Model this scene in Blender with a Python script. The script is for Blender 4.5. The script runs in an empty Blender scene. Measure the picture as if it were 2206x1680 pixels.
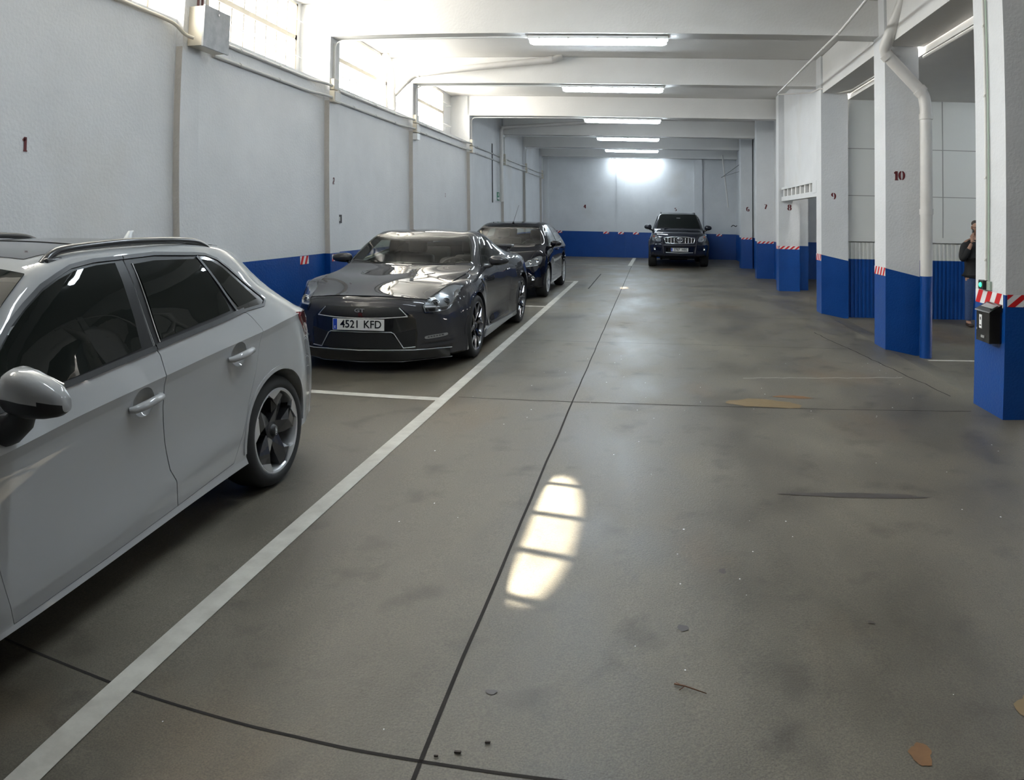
import bpy, bmesh, math, random
import numpy as np
from mathutils import Vector, Matrix
from mathutils.bvhtree import BVHTree
from mathutils.geometry import delaunay_2d_cdt, intersect_point_line
random.seed(7)
PI = math.pi
SC = bpy.context.scene
COL = SC.collection
# ------------------------------------------------------------------ camera (wide lens with barrel distortion, shifted crop)
KY, KZ = -0.10644679649, -0.02742721230      # the cross direction of the building: skewed in plan, falling to the right
H = 1.59
cd = bpy.data.cameras.new('camera')
cam = bpy.data.objects.new('camera', cd); COL.objects.link(cam); SC.camera = cam
cd.type = 'PANO'; cd.panorama_type = 'FISHEYE_LENS_POLYNOMIAL'
cd.sensor_width = 36; cd.sensor_fit = 'HORIZONTAL'; cd.fisheye_fov = math.radians(200)
U = 2206 / 36 / 1000
cd.fisheye_polynomial_k0 = 0
cd.fisheye_polynomial_k1 = -(U / 1.4517411881636806)
cd.fisheye_polynomial_k2 = -(-0.042170332434712764 * U ** 2)
cd.fisheye_polynomial_k3 = -(-0.04545359936648809 * U ** 3)
cd.fisheye_polynomial_k4 = -(0.02096620032282305 * U ** 4)
cd.shift_x = -(1504.96219 - 1103) / 2206
cd.shift_y = -(840 - 500.8103975) / 1680
cd.clip_start = 0.02
yaw, pitch, roll = -0.06730615560821172, -0.02058461359483975, 0.006517686633474737
c_, s_ = math.cos(roll), math.sin(roll); R1 = Matrix(((c_, 0, s_), (0, 1, 0), (-s_, 0, c_)))
c_, s_ = math.cos(pitch), math.sin(pitch); R2 = Matrix(((1, 0, 0), (0, c_, -s_), (0, s_, c_)))
c_, s_ = math.cos(yaw), math.sin(yaw); R3 = Matrix(((c_, -s_, 0), (s_, c_, 0), (0, 0, 1)))
B = Matrix(((1, 0, 0), (0, 0, -1), (0, 1, 0)))
cam.matrix_world = Matrix.Translation((0, 0, H)) @ (R3 @ R2 @ R1 @ B).to_4x4()
# ------------------------------------------------------------------ world, exposure
w = bpy.data.worlds.new('sky'); SC.world = w; w.use_nodes = True
bg = w.node_tree.nodes['Background']; bg.inputs[0].default_value = (1.0, 0.955, 0.90, 1); bg.inputs[1].default_value = SKY = 16.0
SC.view_settings.view_transform = 'Standard'; SC.view_settings.look = 'None'
SC.view_settings.exposure = 1.12; SC.view_settings.gamma = 1.0; SC.view_settings.use_curve_mapping = False
SC.cycles.use_denoising = True
SC.cycles.max_bounces = 10; SC.cycles.diffuse_bounces = 6; SC.cycles.glossy_bounces = 4
SC.cycles.transparent_max_bounces = 16; SC.cycles.sample_clamp_indirect = 6.0
SC.cycles.caustics_reflective = False; SC.cycles.caustics_refractive = False
LAMP = 27.0       # fluorescent emission strength
SPOT = 110000.0
def R(X, Y, Z): return Vector((X, KY * X + Y, KZ * X + Z))
def portal(X, y0, y1, z0, z1):
    l = bpy.data.lights.new('window_portal', 'AREA'); l.shape = 'RECTANGLE'; l.size = y1 - y0; l.size_y = z1 - z0
    l.cycles.is_portal = True
    o = bpy.data.objects.new('window_portal', l); COL.objects.link(o); o.location = R(X, (y0 + y1) / 2, (z0 + z1) / 2)
    o.rotation_euler = (0, -PI / 2, 0); o.rotation_euler = Matrix(((0, 0, -1), (1, 0, 0), (0, -1, 0))).to_euler(); o['kind'] = 'structure'
    return o
WINS = [(0.45, 2.55), (3.62, 5.72), (6.69, 8.79), (10.06, 12.16), (13.56, 15.66)]  # first window is unseen, added to let daylight in near the viewer
for a_, b_ in WINS: portal(-4.95, a_, b_, 3.5, 4.44)
def sunshaft(nm, tgt, off, ln, wd, power):
    l = bpy.data.lights.new(nm, 'SPOT'); l.energy = power; l.color = (1, .93, .82); l.shadow_soft_size = .035; l.spot_blend = .25
    dist = (off.length); l.spot_size = 2 * math.atan(ln / 2 / dist)
    o = bpy.data.objects.new(nm, l); COL.objects.link(o); o.location = tgt + off
    o.rotation_euler = (-off).to_track_quat('-Z', 'Y').to_euler()
    q = (-off).to_track_quat('-Z', 'Y'); o.rotation_mode = 'QUATERNION'
    z = off.normalized(); yv = Vector((0, 1, 0)); xv = yv.cross(z).normalized(); yv = z.cross(xv)
    o.matrix_world = Matrix.LocRotScale(tgt + off, Matrix((xv, yv, z)).transposed().to_quaternion(), Vector((wd / ln, 1, 1)))
    return o
d1 = Vector((-4.3, 1.38, 4.17)).normalized() * 16; d2 = Vector((-4.17, -.12, 4.15)).normalized() * 16
sunshaft('sun_beam', R(-.57, 3.38, 0), d1, 1.50, .235, SPOT)
sunshaft('sun_beam', R(-.70, 15.50, 0), d2, .5, .2, SPOT * .8)
# ------------------------------------------------------------------ materials
MATS = {}
def nodes(m): return m.node_tree.nodes, m.node_tree.links
def mat(name, col, rough=.5, metal=0, coat=0, spec=.5, emit=None, es=0, coat_rough=.015):
    if name in MATS: return MATS[name]
    m = bpy.data.materials.new(name); m.use_nodes = True; n, l = nodes(m); b = n['Principled BSDF']
    b.inputs['Base Color'].default_value = (*col, 1); b.inputs['Roughness'].default_value = rough; b.inputs['Metallic'].default_value = metal
    b.inputs['Coat Weight'].default_value = coat; b.inputs['Coat Roughness'].default_value = coat_rough
    b.inputs['Specular IOR Level'].default_value = spec
    if emit: b.inputs['Emission Color'].default_value = (*emit, 1); b.inputs['Emission Strength'].default_value = es
    MATS[name] = m; return m
def noisy(name, c1, c2, scale, rough=(.5, .7), bump=0, bscale=60, detail=6, c3=None, s3=1.5, stretch=(1, 1, 1), lo=.35, hi=.65, spec=.5):
    m = mat(name, c1, rough[0], spec=spec); n, l = nodes(m); b = n['Principled BSDF']
    tc = n.new('ShaderNodeTexCoord'); mp = n.new('ShaderNodeMapping'); mp.inputs['Scale'].default_value = stretch; l.new(tc.outputs['Object'], mp.inputs[0])
    t = n.new('ShaderNodeTexNoise'); t.inputs['Scale'].default_value = scale; t.inputs['Detail'].default_value = detail; t.inputs['Roughness'].default_value = .62
    l.new(mp.outputs[0], t.inputs['Vector'])
    r = n.new('ShaderNodeValToRGB'); r.color_ramp.elements[0].position = lo; r.color_ramp.elements[1].position = hi
    r.color_ramp.elements[0].color = (*c1, 1); r.color_ramp.elements[1].color = (*c2, 1); l.new(t.outputs['Fac'], r.inputs[0])
    out = r.outputs[0]
    if c3:
        t3 = n.new('ShaderNodeTexNoise'); t3.inputs['Scale'].default_value = s3; t3.inputs['Detail'].default_value = 5; l.new(mp.outputs[0], t3.inputs['Vector'])
        r3 = n.new('ShaderNodeValToRGB'); r3.color_ramp.elements[0].position = .56; r3.color_ramp.elements[1].position = .72
        r3.color_ramp.elements[0].color = (0, 0, 0, 1); r3.color_ramp.elements[1].color = (.75, .75, .75, 1); l.new(t3.outputs['Fac'], r3.inputs[0])
        mx = n.new('ShaderNodeMixRGB'); l.new(r3.outputs[0], mx.inputs[0]); l.new(out, mx.inputs[1]); mx.inputs[2].default_value = (*c3, 1); out = mx.outputs[0]
    l.new(out, b.inputs['Base Color'])
    mr = n.new('ShaderNodeMapRange'); mr.inputs[3].default_value = rough[0]; mr.inputs[4].default_value = rough[1]; mr.inputs[1].default_value = .3; mr.inputs[2].default_value = .7
    l.new(t.outputs['Fac'], mr.inputs[0]); l.new(mr.outputs[0], b.inputs['Roughness'])
    if bump:
        t2 = n.new('ShaderNodeTexNoise'); t2.inputs['Scale'].default_value = bscale; t2.inputs['Detail'].default_value = 4; l.new(tc.outputs['Object'], t2.inputs['Vector'])
        bp = n.new('ShaderNodeBump'); bp.inputs['Strength'].default_value = bump; bp.inputs['Distance'].default_value = .01; l.new(t2.outputs['Fac'], bp.inputs['Height'])
        l.new(bp.outputs[0], b.inputs['Normal'])
    return m
def glass_mat(name, tint, refl=.04):
    m = bpy.data.materials.new(name); m.use_nodes = True; n, l = nodes(m); n.clear()
    o = n.new('ShaderNodeOutputMaterial'); t = n.new('ShaderNodeBsdfTransparent'); t.inputs[0].default_value = (*tint, 1)
    g = n.new('ShaderNodeBsdfGlossy'); g.inputs['Roughness'].default_value = .0; g.inputs[0].default_value = (1, 1, 1, 1)
    f = n.new('ShaderNodeFresnel'); ge = n.new('ShaderNodeNewGeometry'); mr = n.new('ShaderNodeMapRange'); mr.inputs[3].default_value = 1.5; mr.inputs[4].default_value = 1 / 1.5
    l.new(ge.outputs['Backfacing'], mr.inputs[0]); l.new(mr.outputs[0], f.inputs[0])      # a thin pane reflects alike from both sides
    mx = n.new('ShaderNodeMixShader'); l.new(f.outputs[0], mx.inputs[0]); l.new(t.outputs[0], mx.inputs[1]); l.new(g.outputs[0], mx.inputs[2]); l.new(mx.outputs[0], o.inputs[0])
    MATS[name] = m; return m
WALL = noisy('white_wall_paint', (.60, .61, .62), (.68, .69, .70), .9, (.55, .7), .35, 35, c3=(.56, .54, .50), s3=.5)
CREAM = noisy('cream_plaster', (.46, .43, .39), (.54, .51, .47), 2.0, (.6, .8), .5, 30)
CEIL = noisy('ceiling_paint', (.68, .67, .65), (.74, .73, .71), .7, (.6, .7), .2, 30)
BLUE = noisy('blue_wall_paint', (.0008, .050, .24), (.001, .060, .28), 3, (.32, .45), .35, 45)
FLOOR = noisy('stained_concrete', (.058, .050, .037), (.168, .150, .114), 1.1, (.34, .62), .12, 90, detail=9, c3=(.13, .088, .048), s3=.75, stretch=(1, .6, 1), lo=.3, hi=.72)
def floor_extra():
    m = FLOOR; n, l = nodes(m); b = n['Principled BSDF']
    src = b.inputs['Base Color'].links[0].from_socket
    tc = n.new('ShaderNodeTexCoord')
    t = n.new('ShaderNodeTexNoise'); t.inputs['Scale'].default_value = 160; t.inputs['Detail'].default_value = 2; l.new(tc.outputs['Object'], t.inputs['Vector'])
    r = n.new('ShaderNodeValToRGB'); r.color_ramp.elements[0].position = .3; r.color_ramp.elements[1].position = .7
    r.color_ramp.elements[0].color = (.72, .72, .72, 1); r.color_ramp.elements[1].color = (1.25, 1.25, 1.25, 1); l.new(t.outputs['Fac'], r.inputs[0])
    mx = n.new('ShaderNodeMixRGB'); mx.blend_type = 'MULTIPLY'; mx.inputs[0].default_value = 1; l.new(src, mx.inputs[1]); l.new(r.outputs[0], mx.inputs[2])
    v = n.new('ShaderNodeTexNoise'); v.inputs['Scale'].default_value = 3.4; v.inputs['Detail'].default_value = 3; l.new(tc.outputs['Object'], v.inputs['Vector'])
    r2 = n.new('ShaderNodeValToRGB'); r2.color_ramp.elements[0].position = .26; r2.color_ramp.elements[1].position = .42
    r2.color_ramp.elements[0].color = (.62, .6, .6, 1); r2.color_ramp.elements[1].color = (1, 1, 1, 1); l.new(v.outputs['Fac'], r2.inputs[0])
    m2 = n.new('ShaderNodeMixRGB'); m2.blend_type = 'MULTIPLY'; m2.inputs[0].default_value = 1; l.new(mx.outputs[0], m2.inputs[1]); l.new(r2.outputs[0], m2.inputs[2])
    l.new(m2.outputs[0], b.inputs['Base Color'])
floor_extra()
LINE = noisy('floor_line_paint', (.42, .40, .35), (.56, .54, .48), 7, (.5, .7), .1, 60)
JOINT = mat('dark_joint', (.012, .009, .007), .9)
PIPE = noisy('pipe_paint', (.62, .60, .57), (.68, .66, .63), 3, (.3, .45))
CONDUIT = mat('grey_pvc', (.52, .52, .50), .4)
CREAMPVC = mat('cream_pvc', (.62, .57, .47), .4)
DARK = mat('dark_plastic', (.012, .012, .013), .45)
BLACK = mat('gloss_black', (.006, .006, .007), .12, coat=.6)
RUBBER = mat('tyre_rubber', (.018, .018, .018), .75)
CHROME = mat('chrome', (.75, .76, .78), .12, 1)
SILVER = mat('silver_alloy', (.60, .61, .62), .32, .75)
REDT = mat('red_tape', (.58, .012, .015), .4)
WHT = mat('white_tape', (.80, .80, .80), .4)
REDP = mat('red_stencil_paint', (.10, .004, .006), .6)
LAMPM = mat('fluorescent_tube', (1, 1, 1), .5, emit=(.80, .91, 1.0), es=LAMP)
PVC = mat('white_fixture_plastic', (.75, .76, .76), .4)
WINF = mat('window_frame_paint', (.50, .46, .39), .6)
PANE = glass_mat('window_pane_glass', (.95, .97, .95))
# ------------------------------------------------------------------ object helpers
def tag(o, label=None, cat=None, group=None, kind=None):
    if label: o['label'] = label
    if cat: o['category'] = cat
    if group: o['group'] = group
    if kind: o['kind'] = kind
    return o
def empty(name, loc, label=None, cat=None, group=None, kind=None, rot=None):
    o = bpy.data.objects.new(name, None); COL.objects.link(o); o.location = loc; o.empty_display_size = .1
    if rot is not None: o.rotation_euler = rot
    o_ = tag(o, label, cat, group, kind); VM[o.name] = Matrix.LocRotScale(Vector(loc), o.rotation_euler.to_quaternion(), Vector((1, 1, 1))); return o_
VM = {}
def link(name, me, mats, parent=None, smooth=False, ang=None):
    o = bpy.data.objects.new(name, me); COL.objects.link(o)
    for m in (mats if isinstance(mats, (list, tuple)) else [mats]): me.materials.append(m)
    if smooth:
        me.polygons.foreach_set('use_smooth', [True] * len(me.polygons))
        if ang: me.set_sharp_from_angle(angle=math.radians(ang))
    if parent: o.parent = parent
    return o
class MB:
    """collects polygons"""
    def __init__(s): s.v = []; s.f = []; s.m = []
    def add(s, vs, fs, mi=0):
        k = len(s.v); s.v += [tuple(v) for v in vs]; s.f += [tuple(i + k for i in f) for f in fs]; s.m += [mi] * len(fs); return s
    def box(s, a, b, mi=0, T=None):
        x0, y0, z0 = a; x1, y1, z1 = b
        vs = [(x0, y0, z0), (x1, y0, z0), (x1, y1, z0), (x0, y1, z0), (x0, y0, z1), (x1, y0, z1), (x1, y1, z1), (x0, y1, z1)]
        if T: vs = [T(*v) for v in vs]
        return s.add(vs, [(0, 3, 2, 1), (4, 5, 6, 7), (0, 1, 5, 4), (1, 2, 6, 5), (2, 3, 7, 6), (3, 0, 4, 7)], mi)
    def quad(s, vs, mi=0): return s.add(vs, [tuple(range(len(vs)))], mi)
    def tube(s, path, r, n=10, mi=0, cap=True, closed=False):
        P = [Vector(p) for p in path]; rr = r if isinstance(r, (list, tuple)) else [r] * len(P)
        k = len(s.v); N = len(P); up = None
        for i, p in enumerate(P):
            if closed: d = P[(i + 1) % N] - P[i - 1]
            else: d = (P[min(i + 1, N - 1)] - P[max(i - 1, 0)])
            d.normalize()
            if up is None: up = d.orthogonal().normalized()
            up = (up - d * up.dot(d)).normalized(); sd = d.cross(up)
            # keep the tube radius in a bend
            for j in range(n):
                a = 2 * PI * j / n; s.v.append(tuple(p + (up * math.cos(a) + sd * math.sin(a)) * rr[i]))
        for i in range(N if closed else N - 1):
            i2 = (i + 1) % N
            for j in range(n):
                j2 = (j + 1) % n; s.f.append((k + i * n + j, k + i * n + j2, k + i2 * n + j2, k + i2 * n + j)); s.m.append(mi)
        if cap and not closed:
            s.f.append(tuple(k + j for j in range(n))[::-1]); s.m.append(mi); s.f.append(tuple(k + (N - 1) * n + j for j in range(n))); s.m.append(mi)
        return s
    def lathe(s, prof, n=32, axis='x', c=(0, 0, 0), mi=0, close=False):
        k = len(s.v); m = len(prof)
        for i in range(n):
            a = 2 * PI * i / n; ca, sa = math.cos(a), math.sin(a)
            for (r, t) in prof:
                if axis == 'x': p = (t, r * ca, r * sa)
                elif axis == 'y': p = (r * ca, t, r * sa)
                else: p = (r * ca, r * sa, t)
                s.v.append((p[0] + c[0], p[1] + c[1], p[2] + c[2]))
        for i in range(n):
            i2 = (i + 1) % n
            for j in range(m if close else m - 1):
                j2 = (j + 1) % m
                s.f.append((k + i * m + j, k + i2 * m + j, k + i2 * m + j2, k + i * m + j2)); s.m.append(mi)
        return s
    def prism(s, poly, h0, h1, F, mi=0, mi2=None):
        """poly 2D extruded; F(u,v,h)->3D"""
        n = len(poly); k = len(s.v)
        for h in (h0, h1):
            for u, v in poly: s.v.append(tuple(F(u, v, h)))
        s.f.append(tuple(range(k, k + n))[::-1]); s.m.append(mi); s.f.append(tuple(range(k + n, k + 2 * n))); s.m.append(mi)
        for i in range(n):
            j = (i + 1) % n; s.f.append((k + i, k + j, k + n + j, k + n + i)); s.m.append(mi if mi2 is None else mi2)
        return s
    def mesh(s, name='m'):
        me = bpy.data.meshes.new(name); me.from_pydata(s.v, [], s.f); me.polygons.foreach_set('material_index', s.m); me.update()
        bm = bmesh.new(); bm.from_mesh(me); bmesh.ops.recalc_face_normals(bm, faces=bm.faces); bm.to_mesh(me); bm.free(); return me
    def obj(s, name, mats, parent=None, smooth=False, ang=None):
        return link(name, s.mesh(name), mats, parent, smooth, ang)
def bend(path, r=.05, n=5):
    """round the corners of a polyline"""
    P = [Vector(p) for p in path]; out = [P[0]]
    for i in range(1, len(P) - 1):
        a, b, c = P[i - 1], P[i], P[i + 1]; d1 = (a - b); d2 = (c - b); q = min(r, d1.length * .45, d2.length * .45)
        p0 = b + d1.normalized() * q; p1 = b + d2.normalized() * q
        for k in range(n + 1):
            t = k / n; out.append(p0 * (1 - t) ** 2 + b * 2 * t * (1 - t) + p1 * t * t)
    out.append(P[-1]); return out
def struct(name, mb, mats, parent=None, **k):
    o = mb.obj(name, mats, parent, **k)
    if not parent: o['kind'] = 'structure'
    return o
# ================================================================== THE BUILDING (room coordinates X across, Y along, Z up)
YB = 27.5                   # back wall
PY = [-3.3, -0.2, 2.7, 5.70, 8.90, 12.28, 16.28, 20.03, 23.5, 27.0]      # beam front faces / left columns
XW, XC, XR = -4.48, -4.40, 2.92
def Z2(x): return 0.0
# floor
def dip(X, Y):
    if X <= 2.95: return 0
    a = min(1, (X - 2.95) / .35); b = 1 if 7.5 <= Y <= 13 else (max(0, 1 - (7.5 - Y) / 1) if Y < 7.5 else max(0, 1 - (Y - 13) / 1.5))
    return -.07 * a * b
mb = MB(); xs = [-4.6, -3, -1.5, 0, 1.5, 2.95, 3.3, 6, 9.2]; ys = [-6.2, -3, 0, 3, 6.5, 7.5, 10, 13, 14.5, 18, 22, 25, 27.6]
vs = [R(x, y, dip(x, y)) for y in ys for x in xs]; n = len(xs)
mb.add(vs, [(j * n + i, j * n + i + 1, (j + 1) * n + i + 1, (j + 1) * n + i) for j in range(len(ys) - 1) for i in range(n - 1)])
floor = struct('floor', mb, FLOOR)
def strip(name, pts, w=None, z=.0015, m=JOINT, parent=None):
    """flat painted strip or joint lying on the floor; pts in room coordinates"""
    mb = MB(); P = [Vector((x, y, 0)) for x, y in pts]; a, b = [], []
    for i, p in enumerate(P):
        d = (P[min(i + 1, len(P) - 1)] - P[max(i - 1, 0)]).normalized(); nrm = Vector((-d.y, d.x, 0))
        a.append(p + nrm * w / 2); b.append(p - nrm * w / 2)
    vs = [R(p.x, p.y, z + dip(p.x, p.y)) for p in a] + [R(p.x, p.y, z + dip(p.x, p.y)) for p in b]; k = len(P)
    mb.add(vs, [(i, i + 1, k + i + 1, k + i) for i in range(k - 1)])
    return mb.obj(name, m, parent)
def jit(p, q, n, a):
    return [(p[0] + (q[0] - p[0]) * i / n + random.uniform(-a, a), p[1] + (q[1] - p[1]) * i / n + random.uniform(-a, a)) for i in range(n + 1)]
strip('joint', jit((-.70, -6), (-.70, 5.8), 40, .003), .014, parent=floor); strip('joint', jit((-.70, 5.8), (-.715, 22.6), 60, .003), .012, parent=floor)
strip('joint', jit((-4.4, 1.71), (6, 1.71), 60, .003), .013, parent=floor)
strip('joint', jit((-1.7, 5.80), (2.7, 5.83), 40, .003), .010, parent=floor)
strip('joint', jit((-1.7, 8.66), (2.6, 8.66), 40, .003), .007, parent=floor)
strip('joint', jit((-1.44, 15.1), (-1.47, 19.2), 10, .003), .028, parent=floor)
strip('crack', jit((.9, 6.9), (2.55, 7.1), 20, .02), .012, m=LINE, parent=floor)
strip('crack', jit((2.3, 9.9), (2.75, 6.35), 30, .015), .012, parent=floor)
# painted bay lines
LN = 'painted bay lines on the floor'
def line(pts, w, label, m=LINE): return tag(strip('parking_line', pts, w, .003, m), label, 'floor marking', LN)
line([(-1.815, -6), (-1.81, 5), (-1.83, 9), (-1.90, 16.85)], .105, 'long white painted line running from the near corner past the parked cars')
line([(-4.45, 5.68), (-1.86, 5.70)], .10, 'short white bay line on the floor in front of the grey sports car')
line([(-4.45, 11.93), (-1.9, 11.93)], .10, 'short white bay line between the grey sports car and the black hatchback')
line([(-4.45, 16.80), (-1.95, 16.80)], .10, 'short white bay line closing the far end behind the black hatchback')
line([(-4.45, 22.70), (3.0, 22.72)], .07, 'thin white line across the floor before the far wall')
line([(-.78, 22.75), (-.74, 27.2)], .13, 'short white line running to the far wall left of the parked off-roader')
line([(3.34, 8.38), (6.5, 8.40)], .06, 'thin white line on the side bay floor behind the column marked 10')
# left wall: low part, recess and window wall
DADO = 1.03
def wallbox(mb, x0, x1, y0, y1, z0, z1, mi=0): return mb.box((x0, y0, z0), (x1, y1, z1), mi, R)
mb = MB()
wallbox(mb, -4.98, XW, -6.2, 16.3, 0, DADO, 1); wallbox(mb, -4.98, XW, -6.2, 16.3, DADO, 3.38, 0)
wallbox(mb, -4.98, XW, 16.3, YB + .3, 0, DADO, 1); wallbox(mb, -4.98, XW, 16.3, YB + .3, DADO, 4.6, 0)
for i in range(len(PY) - 1):          # sloping sill of each recess
    y0, y1 = PY[i] + .3, PY[i + 1]
    if y1 > 16.3: break
    mb.add([R(XW, y0, 3.38), R(XW, y1, 3.38), R(-4.87, y1, 3.50), R(-4.87, y0, 3.50)], [(0, 1, 2, 3)], 0)
edges = [-6.2]
for a, b in WINS: edges += [a, b]
edges.append(16.3)
for i in range(0, len(edges), 2): wallbox(mb, -4.98, -4.87, edges[i], edges[i + 1], 3.38, 4.6)
for a, b in WINS: wallbox(mb, -4.98, -4.87, a, b, 3.38, 3.50); wallbox(mb, -4.98, -4.87, a, b, 4.44, 4.6)
struct('wall_left', mb, [WALL, BLUE])
# wall behind the camera, far wall, right-hand side bays
mb = MB(); wallbox(mb, -5, 9.2, -6.4, -6.2, 0, DADO, 1); wallbox(mb, -5, 9.2, -6.4, -6.2, DADO, 4.6); struct('wall_front', mb, [WALL, BLUE])
mb = MB(); wallbox(mb, -5, 9.2, YB, YB + .3, 0, DADO, 1); wallbox(mb, -5, 9.2, YB, YB + .3, DADO, 4.6)
wallbox(mb, -1.44, -1.12, YB - .05, YB, 0, DADO + .003, 1); wallbox(mb, -1.44, -1.12, YB - .05, YB, DADO, 4.6)
wallbox(mb, 1.66, 2.0, YB - .12, YB, 0, DADO + .003, 1); wallbox(mb, 1.66, 2.0, YB - .12, YB, DADO, 4.6)
wallbox(mb, -4.48, -4.2, YB - .1, YB, 0, DADO + .003, 1); wallbox(mb, -4.48, -4.2, YB - .1, YB, DADO, 4.6)
struct('wall_back', mb, [WALL, BLUE])
mb = MB(); wallbox(mb, 9.0, 9.2, -6.4, YB, 0, DADO, 1); wallbox(mb, 9.0, 9.2, -6.4, YB, DADO, 4.6); struct('wall_right', mb, [WALL, BLUE])
# inner side walls: closed corridor side past column 7, cross wall behind column 8 opening
mb = MB()
wallbox(mb, 3.34, 3.6, 19.17, YB, -.1, DADO, 1); wallbox(mb, 3.34, 3.6, 19.17, YB, DADO, 4.6)
wallbox(mb, 3.34, 3.6, 15.97, 18.9, -.1, DADO, 1); wallbox(mb, 3.34, 3.6, 15.97, 18.9, DADO, 4.6)
wallbox(mb, 3.6, 9.0, 19.1, 19.3, -.1, DADO, 1); wallbox(mb, 3.6, 9.0, 19.1, 19.3, DADO, 4.6)
struct('wall_side', mb, [WALL, BLUE])
# wall above the opening between columns 8 and 9
mb = MB(); wallbox(mb, 3.0, 3.2, 12.3, 15.66, 2.36, 4.6); struct('wall_over_opening', mb, [WALL])
# big metal cross partition with ribbed lower part, X 3.25..9 at Y 11.8
mb = MB(); yp = 12.08
wallbox(mb, 3.39, 9.0, yp, yp + .08, 1.27, 3.8, 0)
for x in (5.06, 6.9, 8.6): wallbox(mb, x - .008, x + .008, yp - .004, yp, 1.36, 3.75, 2)
for z in (2.07, 2.89): wallbox(mb, 3.39, 9.0, yp - .004, yp, z - .007, z + .007, 2)
wallbox(mb, 3.39, 9.0, yp - .012, yp, 1.27, 1.36, 0)
x = 3.39
zz = []
while x < 9.0:                      # ribs
    for z0, z1, mi in ((-.10, .96, 1), (.96, 1.25, 0)):
        vs = []
        for (dx, dy) in ((0, 0), (.030, 0), (.037, .018), (.063, .018), (.07, 0)):
            for z in (z0, z1): vs.append(R(x + dx, yp + dy - .0, z))
        mb.add(vs, [(0, 2, 3, 1), (2, 4, 5, 3), (4, 6, 7, 5), (6, 8, 9, 7)], mi)
    x += .07
wallbox(mb, 3.39, 9.0, yp + .04, yp + .08, -.1, 1.27, 0)
struct('wall_partition', mb, [mat('partition_paint', (.64, .64, .61), .5), BLUE, mat('partition_seam', (.30, .30, .28), .6)])
# ceilings
mb = MB(); wallbox(mb, -5, 3.4, -6.4, YB + .3, 4.475, 4.6); wallbox(mb, 3.42, 9.2, -6.4, YB + .3, 3.74, 3.85); struct('ceiling', mb, [CEIL])
# girders between the right-hand columns
GR = 'edge girders between the right-hand columns'
for (y0, y1, lb) in ((-6, -3.0, 'white edge girder behind the viewer, farthest from the numbered columns'), (-2.7, -.5, 'white edge girder beside the viewer'), (-.2, 2.2, 'white edge girder just right of the viewer'), (2.7, 5.57, 'white edge girder in front of the column with the post box'),
                     (6.1, 8.68, 'white edge girder between the column with the post box and the column marked 10'), (9.1, 11.95, 'white edge girder between the columns marked 9 and 10')):
    mb = MB(); mb.box((2.95, y0 + .01, 3.82), (3.41, y1 - .01, 4.465), 0, R)
    tag(mb.obj('edge_girder', [CEIL]), lb, 'girder', GR)
# beams
BM = 'cross beams under the ceiling'
bl = ['cross beam behind the viewer, farthest back', 'cross beam behind the viewer', 'cross beam nearly overhead', 'cross beam just above the top edge of the view', 'nearest white cross beam in view, spanning above the closest tube lamp',
      'second white cross beam from the viewer', 'third white cross beam, where the windows end', 'fourth white cross beam, in the bluish far part', 'fifth white cross beam, in the bluish far part', 'last white cross beam before the far wall']
for y, lb in zip(PY, bl):
    mb = MB(); mb.box((-4.45, y, 4.0), (3.0 if y < 15 else 3.34, y + .27, 4.47), 0, R)
    tag(mb.obj('ceiling_beam', [CEIL]), lb, 'beam', BM)
# left columns
LC = 'columns along the left wall'
ll = ['left wall column far behind the viewer', 'left wall column behind the viewer', 'left wall column beside the viewer', 'left wall column under the grey cabinet', 'left wall column right behind the grey sports car mirror, with a striped tape patch',
      'left wall column with the white drain pipe beside it', 'left wall column where the last window ends', 'left wall column by the thin drop pipe in the far part', 'left wall column before the black hatchback aerial, second from the far corner', 'left wall column nearest the far left corner']
for y, lb in zip(PY, ll):
    t = empty('wall_column', R(XW, y, 0), lb, 'column', LC)
    Mi = Matrix.Translation(-t.location)
    T = lambda a, b, c: Mi @ R(a, b, c)
    mb = MB(); mb.box((-4.87, y, DADO), (XC, y + .30, 4.47), 0, T); mb.box((-4.87, y - .002, 0), (XC + .002, y + .302, DADO), 1, T)
    # the cream side strip below the conduits
    mb.obj('shaft', [WALL, BLUE], t)
    mb = MB(); mb.box((-4.47, y - .004, DADO), (XC + .003, y, 3.12), 0, T); mb.obj('bare_edge', [CREAM], t)
# right columns with numbers
RCG = 'numbered columns along the right side'
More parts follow.
